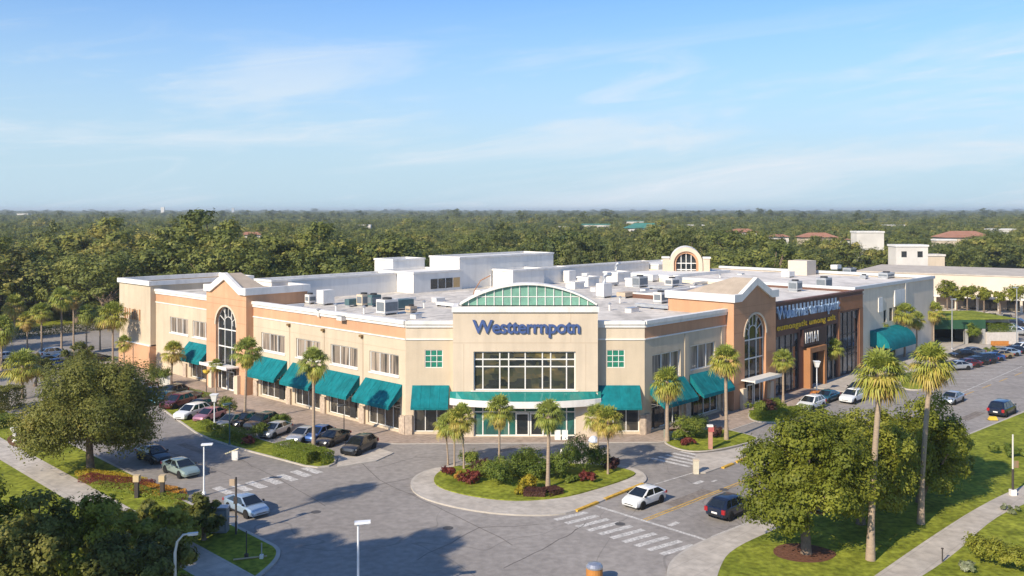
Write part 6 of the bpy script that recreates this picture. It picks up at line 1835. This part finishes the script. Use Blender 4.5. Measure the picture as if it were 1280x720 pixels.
nU, nV = -U, -V
# moving cars
car(805, 630, -yd, 'hatch', 'white', 'white hatchback waiting at the stop line of the zebra crossing')
car(913, 643, yd, 'suv', 'navy', 'dark navy car driving away beside the right pavement, partly under the oak')
car(1253, 518, yd, 'van', 'navy', 'dark minivan driving away along the right kerb')
car(1190, 503, -yd, 'sedan', 'silver', 'small silver car in the far lane, half behind the palm')
car(1184, 552, yd, 'suv', 'paleblue', 'pale car half hidden behind the small oak at the road edge')
car(308, 640, nV, 'sedan', 'paleblue', 'pale blue silver car at the left zebra crossing in front of the dark sign pole')
car(226, 592, nV, 'sedan', 'green', 'pale green silver sedan leaving the left aisle')
car(192, 575, nV, 'sedan', 'black', 'dark sedan in the shade beside the broad olive oak')
# row by the hedge, noses towards the aisle
RL = 'cars parked along the left facade'
hd = (nU * .93 + nV * .37).normalized()
ROW = [(449, 565, 'suv', 'black', 'black car at the right end of the row before the left facade'), (416, 554, 'sedan', 'black', 'black sedan second from the right end of the left row'), (380, 550, 'sedan', 'silver', 'pale silver blue car with a dark windscreen behind the bright hedge'),
       (327, 535, 'suv', 'black', 'large black car beside the grey green clipped shrub'), (290, 533, 'hatch', 'grey', 'grey car behind the square white lantern'), (262, 525, 'hatch', 'mauve', 'mauve pink car next to the white one'), (240, 522, 'suv', 'white', 'white car left of the mauve one'),
       (222, 509, 'suv', 'maroon', 'dark maroon car left of the white one'), (206, 503, 'sedan', 'teal', 'teal blue car left of the maroon one'), (190, 497, 'sedan', 'blue', 'blue car third from the left end of the row by the facade'), (177, 491, 'sedan', 'silver', 'silver car second from the left end of the row by the facade'), (163, 486, 'hatch', 'white', 'white car at the left end of the row by the facade')]
ROW += [(344, 544, 'hatch', 'silver', 'plain silver car between the large black one and the silver blue one'), (398, 549, 'hatch', 'blue', 'blue car squeezed between the silver blue one and the black sedan'), (306, 531, 'sedan', 'black', 'low black car between the grey car and the large black one'),
        (250, 513, 'sedan', 'navy', 'navy car behind the white and mauve ones'), (150, 481, 'sedan', 'black', 'black car beyond the row by the end block'), (232, 503, 'sedan', 'grey', 'grey car in the second line behind the maroon one'), (214, 497, 'suv', 'black', 'black car in the second line behind the teal one')]
for (px, py, k, c, lb) in ROW: car(px, py, hd, k, c, lb, RL)
# far left car park
FL_ = 'cars in the far left car park'
for (px, py, k, c, lb) in ((72, 459, 'sedan', 'blue', 'bright blue car in the far left car park'), (60, 455, 'sedan', 'grey', 'grey car left of the bright blue one in the far left car park'), (80, 452, 'sedan', 'silver', 'silver car behind the blue one in the far left car park'), (68, 446, 'suv', 'white', 'white car farthest back in the far left car park'), (8, 450, 'sedan', 'white', 'white car at the left edge of the photo'), (-8, 462, 'sedan', 'black', 'dark car cut by the left edge of the photo'), (120, 452, 'sedan', 'black', 'black car near the very short palm'), (48, 470, 'sedan', 'silver', 'silver car nearest in the far left car park')):
    car(px, py, U, k, c, lb, FL_, far=True)
# right parking before the brown shop
car(1014, 511, nU, 'suv', 'white', 'white car parked before the brown shop, nearest of the two')
car(1066, 502, nU, 'suv', 'white', 'second white car before the brown shop, farther from the camera')
car(1072, 491, nU, 'sedan', 'black', 'dark car behind the second white one')
car(1034, 501, nU, 'sedan', 'teal', 'dark teal car between the two white ones')
RR = 'cars parked in the row on the far right'
hr = (V * .55 - U * .83).normalized()
for (px, py, k, c, lb) in ((1196, 462, 'sedan', 'silver', 'silver car at the near end of the far right parked row'), (1208, 459, 'sedan', 'maroon', 'maroon car second in the far right parked row'), (1218, 456, 'sedan', 'black', 'black car third in the far right parked row'), (1228, 454, 'suv', 'navy', 'navy car fourth in the far right parked row'), (1238, 451, 'sedan', 'blue', 'blue car fifth in the far right parked row'),
                           (1249, 448, 'sedan', 'gold', 'gold car after the blue ones in the far right parked row'), (1258, 445, 'sedan', 'paleblue', 'pale blue car after the gold one in the far right parked row'), (1267, 442, 'sedan', 'navy', 'dark blue car at the far end of the far right parked row'), (1277, 440, 'suv', 'white', 'white car cut by the right edge in the far right row'), (1203, 447, 'sedan', 'black', 'black car in the second line behind the far right row'), (1214, 444, 'sedan', 'grey', 'grey car in the second line behind the far right row')):
    car(px, py, hr, k, c, lb, RR, far=True)
RP = 'cars before the shop parade'
for i, c in enumerate(('black', 'white', 'grey', 'blue', 'white', 'navy', 'silver', 'grey')):
    q = G(1192 + i * 9.5, 398.5 + i * .5)
    car(q, 0, fn_, ('sedan', 'suv')[i % 2], c, c.replace('navy', 'dark blue') + ' car parked before the shop parade, number ' + ('one', 'two', 'three', 'four', 'five', 'six', 'seven', 'eight')[i] + ' from the left', RP, far=True)
for (px, py, c, lb) in ((1264, 414, 'white', 'white car right of the planted deck'), (1274, 419, 'silver', 'silver car by the right edge beyond the planted deck'), (1272, 407, 'navy', 'dark car on the far car park at the right edge')):
    car(px, py, nV, 'suv', c, lb, 'cars beyond the parking deck', far=True)

# ---------------------------------------------------------------- street furniture
def lamp(p, h, label, head=(1, 0), kind='flat', m=None, r=.075):
    t = thing('street_lamp', label, 'street lamp', p, math.atan2(head[1], head[0]), 'street lamps')
    mw = m or mat('white_pole', (.72, .73, .74), .5, .06, 2, .4)
    if kind == 'curved':
        mb = MB(); mb.tube([(0, 0, 0), (0, 0, h * .82), (.12, 0, h * .93), (.45, 0, h), (.85, 0, h + .03)], [r * 1.2, r, r * .9, r * .75, r * .6], 10); mb.build('pole', mw, t, smooth=50)
        mb = MB(); mb.box(.7, 1.3, -.12, .12, h - .05, h + .07); mb.build('lamp_head', mw, t)
        mb = MB(); mb.box(.76, 1.25, -.09, .09, h - .08, h - .052); mb.build('lens', LAMPG, t)
        return t
    mb = MB(); mb.tube([(0, 0, 0), (0, 0, h)], [r * 1.15, r * .85], 10); mb.build('pole', mw, t, smooth=50)
    mb = MB(); mb.lathe([(r * 2.3, 0), (r * 2.3, .12), (r * 1.3, .3)], 0, 0, 12); mb.build('base', mw, t)
    if kind == 'flat':
        mb = MB(); mb.hexa([(-.22, -.2, h), (.75, -.2, h + .06), (.75, .2, h + .06), (-.22, .2, h), (-.22, -.2, h + .14), (.75, -.17, h + .17), (.75, .17, h + .17), (-.22, .2, h + .14)]); mb.build('lamp_head', mw, t)
        mb = MB(); mb.box(.1, .68, -.14, .14, h - .02, h + .012); mb.build('lens', LAMPG, t)
    elif kind == 'lantern':
        mb = MB(); mb.hexa([(-.2, -.2, h), (.2, -.2, h), (.2, .2, h), (-.2, .2, h), (-.36, -.36, h + .75), (.36, -.36, h + .75), (.36, .36, h + .75), (-.36, .36, h + .75)]); mb.build('lantern', mat('lantern_glass', (.78, .77, .74), .35, .05), t)
        mb = MB(); mb.box(-.42, .42, -.42, .42, h + .752, h + .84); mb.build('cap', mw, t)
    return t
lamp(G(255, 618, .1), 4.3, 'white street lamp with a flat head beside the left zebra crossing', (1, .1))
lamp(Vector((-9.4, 56.2, 0)), 5.85, 'tall white lamp post standing alone on the asphalt at the lower centre', (1, .15))
lamp(Vector((-20.0, 54.6, .1)), 5.6, 'curved pale lamp arm in front of the lower left thicket', (1, .3), 'curved', mat('pale_pole', (.62, .60, .55), .5, .08, 2, .4), .085)
lamp(G(268, 537, .1), 3.2, 'white post with a square lantern at the left end of the hedge island', (1, 0), 'lantern')
lamp(G(1021, 492, .05), 3.6, 'white lantern post before the brown shop portal', (1, 0), 'lantern')
lamp(G(287, 556, .1), 4.3, 'thin dark teal lamp post on the hedge island', (-.5, -.5), 'flat', mat('teal_pole', (.06, .12, .13), .5, .1), .06)
lamp(G(1190, 437, 0), 9.0, 'thin tall light pole beside the parking deck', (1, 0), 'flat', STEEL, .09)
lamp(G(1271, 436, 0), 11.0, 'thin tall light pole by the right edge before the parade', (-1, 0), 'flat', STEEL, .09)
lamp(G(520, 528, .05), 3.0, 'small dark post before the last awning of the left facade', (-1, -.2), 'flat', DARKM, .05)
lamp(G(430, 543, .05), 3.2, 'thin dark post behind the black sedan', (-1, -.2), 'flat', DARKM, .05)

def simple(name, label, cat, p, parts, rz=0, group=None):
    t = thing(name, label, cat, p, rz, group)
    for nm, f, m in parts:
        mb = MB(); f(mb); mb.build(nm, m, t)
    return t
def bx(*a): return lambda mb: mb.box(*a)
def cyl(prof, n=14): return lambda mb: mb.lathe(prof, 0, 0, n)
def tb(path, r): return lambda mb: mb.tube(path, r, 8)
DKP = mat('dark_post', (.06, .05, .045), .7, .15)
simple('crossing_sign', 'dark pole with a small tan sign plate in front of the silver pickup', 'sign', G(295, 668, .1), [('pole', tb([(0, 0, 0), (0, 0, 4.4)], .08), DKP), ('sign_plate', bx(-.5, -.1, -.05, .05, 3.75, 4.25), mat('tan_plate', (.45, .34, .24))), ('signal_box', bx(-.14, .14, -.2, -.085, 2.4, 2.9), DKP)])
simple('utility_cabinet', 'grey utility cabinet at the right end of the lower left thicket', 'cabinet', G(276, 665, .1), [('cabinet', bx(-.75, .55, -.4, .4, .05, 1.9), mat('cabinet_grey', (.20, .22, .23), .6, .1)), ('lid', bx(-.8, .6, -.45, .45, 1.903, 2.0), STEEL), ('door', bx(-.5, .4, -.43, -.403, .2, 1.7), mat('cabinet_door', (.26, .28, .29), .6))])
simple('guard_rail', 'white tubular guard rail round the grey utility cabinet', 'railing', G(286, 662, .1), [('post', tb([(0, -.3, 0), (0, -.3, 1.2)], .06), WHITE), ('post', tb([(.7, -.3, 0), (.7, -.3, 1.2)], .06), WHITE), ('rail', tb([(-.1, -.3, 1.1), (.8, -.3, 1.1)], .05), WHITE), ('rail', tb([(-.1, -.3, .6), (.8, -.3, .6)], .05), WHITE)])
for i, (px, py, h, lb) in enumerate(((308, 697, 1.9, 'dark thin post on the lawn corner by the left zebra crossing'), (327, 698, 1.1, 'short post with a white foot on the lawn corner'))):
    simple('marker_post', lb, 'post', G(px, py, .12), [('post', tb([(0, 0, 0), (0, 0, h)], .045), DKP if i == 0 else STEEL), ('foot', bx(-.12, .12, -.12, .12, 0, .28), WHITE if i else DKP)])
simple('ground_rail', 'low tan timber rail lying across the lawn corner', 'rail', G(312, 700, .12), [('rail', tb([(-1.1, -.2, .1), (1.1, .5, .1)], .06), mat('timber', (.42, .34, .22)))])
for (px, py, lb) in ((171, 622, 'taller tan capped post among the orange flowers'), (203, 622, 'shorter tan capped post right of the taller one')):
    simple('capped_post', lb, 'post', G(px, py, .12), [('post', bx(-.16, .16, -.16, .16, 0, 1.4), DKP), ('cap', bx(-.25, .25, -.25, .25, 1.403, 1.95), mat('tan_cap', (.52, .40, .24)))])
simple('planter_urn', 'white pedestal urn with a small plant by the left path', 'planter', G(19, 552, .12), [('urn', cyl([(.35, 0), (.25, .2), (.22, .9), (.45, 1.3), (.5, 1.5)]), WHITE)])
simple('fire_post', 'red and white post standing on the corner lawn', 'post', G(888, 561, .17), [('post', bx(-.2, .2, -.16, .16, 0, 1.8), mat('salmon_post', (.46, .24, .17))), ('sign_head', bx(-.2, .34, -.2, .2, 1.803, 2.3), mat('red_sign', (.42, .11, .10))), ('cap', bx(-.34, .26, -.2, .2, 2.303, 2.5), WHITE)])
simple('utility_pillar', 'cream utility pillar at the road edge by the corner lawn', 'pillar', G(870, 592, 0), [('pillar', bx(-.24, .24, -.22, .22, 0, 1.25), mat('cream_pillar', (.60, .54, .42))), ('cap', bx(-.28, .28, -.26, .26, 1.253, 1.36), CREAM2)])
simple('planter_box', 'low grey green planter box by the left palm of the corner lawn', 'planter', G(842, 548, .17), [('box', bx(-1.0, 1.0, -.5, .5, 0, .9), mat('planter_grey', (.30, .33, .27))), ('soil', bx(-.9, .9, -.4, .4, .903, .96), MULCH)])
simple('info_sign', 'white upright sign panel before the right tower doors', 'sign', G(910, 512, .05), [('panel', bx(-.4, .4, -.06, .06, .15, 1.7), WHITE), ('foot', bx(-.5, .5, -.2, .2, 0, .148), STEEL)])
simple('info_kiosk', 'small cream kiosk with a white domed lid by the island palm pair', 'kiosk', G(742, 562, 0), [('body', bx(-.45, .45, -.35, .35, 0, .85), mat('kiosk_cream', (.62, .52, .30))), ('lid', cyl([(.55, .853), (.55, 1.0), (.42, 1.25), (.2, 1.4), (.05, 1.45)]), mat('kiosk_blue_white', (.55, .60, .70)))])
simple('traffic_cone', 'white traffic cone on the asphalt behind the traffic island', 'cone', G(702, 571, 0), [('cone', cyl([(.26, .05), (.05, .85), (.03, .88)]), WHITE), ('foot', bx(-.33, .33, -.33, .33, 0, .048), WHITE)])
simple('traffic_drum', 'orange drum with a silver lid cut by the bottom edge of the photo', 'drum', G(743, 728, 0), [('drum', cyl([(.56, 0), (.56, .95), (.5, 1.0)], 20), ORANGE), ('lid', cyl([(.58, 1.003), (.58, 1.12), (.44, 1.28), (.15, 1.34)], 20), mat('silver_lid', (.50, .50, .52), .3, .1, 3, .5, metal=.7))])
for (px, lb) in ((697, 'white folding board left of the other one before the entrance'), (706, 'white folding board right of the other one before the entrance')):
    simple('folding_board', lb, 'board', G(px, 549, .05), [('panel', lambda mb: mb.hexa([(-.32, -.28, 0), (.32, -.28, 0), (.32, -.24, 0), (-.32, -.24, 0), (-.32, -.03, 1.0), (.32, -.03, 1.0), (.32, .01, 1.0), (-.32, .01, 1.0)]), WHITE), ('panel', lambda mb: mb.hexa([(-.32, .24, 0), (.32, .24, 0), (.32, .28, 0), (-.32, .28, 0), (-.32, .012, 1.0), (.32, .012, 1.0), (.32, .05, 1.0), (-.32, .05, 1.0)]), WHITE)])
simple('road_sign', 'small white sign with a tilted arm at the aisle kerb of the hedge island', 'sign', G(294, 575, 0), [('box', bx(-.3, .3, -.2, .2, .02, .9), WHITE), ('arm', tb([(-1.0, 0, .6), (.35, 0, 1.15)], .06), mat('cream_arm', (.6, .55, .35)))])
simple('sign_post', 'thin sign post with a dark foot and small banner beside the right path', 'sign post', G(1266, 619, .13), [('pole', tb([(0, 0, 1.5), (0, 0, 5.3)], .07), mat('pale_pole', (.62, .60, .55))), ('sleeve', tb([(0, 0, 0), (0, 0, 2.3)], .1), DKP), ('banner', bx(.08, .5, -.02, .02, 2.4, 3.0), mat('green_red_banner', (.12, .28, .16), col2=(.4, .12, .08), scale=1)), ('footing', bx(-.25, .25, -.2, .2, 0, .5), WHITE)])
simple('marker_post', 'thin short stake beside the right path near the bottom', 'post', G(1178, 702, .13), [('post', tb([(0, 0, 0), (0, 0, .9)], .05), DKP), ('cap', bx(-.07, .07, -.07, .07, .9, .96), DKP)])
simple('orange_planter', 'orange flower planter at the foot of the white lantern post', 'planter', G(1024, 496, .05), [('box', bx(-1.1, 1.1, -.5, .5, 0, .55), mat('terracotta', (.45, .17, .07))), ('plants', bx(-1.0, 1.0, -.42, .42, .553, .75), mat('orange_bloom', (.5, .2, .05), .9, .5, 6, .2))])
simple('garden_bench', 'orange bench in front of the pale wall of the parking deck', 'bench', G(1251, 437, 0), [('seat', bx(-1.6, 1.6, -.4, .4, .75, .95), ORANGE), ('backrest', bx(-1.6, 1.6, .3, .42, .955, 1.5), ORANGE), ('leg', bx(-1.4, -1.2, -.35, .35, 0, .748), DKP), ('leg', bx(1.2, 1.4, -.35, .35, 0, .748), DKP)])
simple('yellow_barrier', 'yellow road barrier block lying before the dark minivan', 'barrier', G(1241, 525, 0), [('block', lambda mb: mb.hexa([(-.5, -.28, .02), (.5, -.28, .02), (.5, .28, .02), (-.5, .28, .02), (-.38, -.12, .42), (.38, -.12, .42), (.38, .12, .42), (-.38, .12, .42)]), mat('barrier_yellow', (.62, .42, .05))), ('foot', bx(-.6, .6, -.35, .35, 0, .018), BLACK)])
for (px, py, lb) in ((265, 476, 'hanging flower basket lamp left of the left tower doors'),):
    simple('flower_post', lb, 'lamp post', G(258, 492, .05), [('pole', tb([(0, 0, 0), (0, 0, 3.6)], .06), DKP), ('basket', cyl([(.1, 2.6), (.45, 2.9), (.5, 3.2)]), mat('basket_yellow', (.6, .42, .05), .9, .4, 5))])
simple('ventilation_box', 'white box unit on the pavement under the first left awning', 'cabinet', G(207, 483, .05), [('box', bx(-.8, .8, -.4, .4, 0, 1.5), mat('cream_box', (.60, .55, .48))), ('grille', bx(-.6, .6, -.43, -.403, .3, 1.3), mat('pale_grille', (.6, .58, .52)))])
# ---------------------------------------------------------------- air between here and the horizon
hz = MB(); hz.box(-7400, 7400, -380, 9600, -1.0, 44)
hm = bpy.data.materials.new('haze_air'); hm.use_nodes = True
hn = hm.node_tree; hn.nodes.clear()
ho = hn.nodes.new('ShaderNodeOutputMaterial'); hv = hn.nodes.new('ShaderNodeVolumePrincipled')
hv.inputs['Color'].default_value = (.86, .95, 1.0, 1); hv.inputs['Density'].default_value = 0.00016; hv.inputs['Anisotropy'].default_value = .2
hn.links.new(hv.outputs[0], ho.inputs['Volume'])
tag(hz.build('haze', hm), kind='stuff')
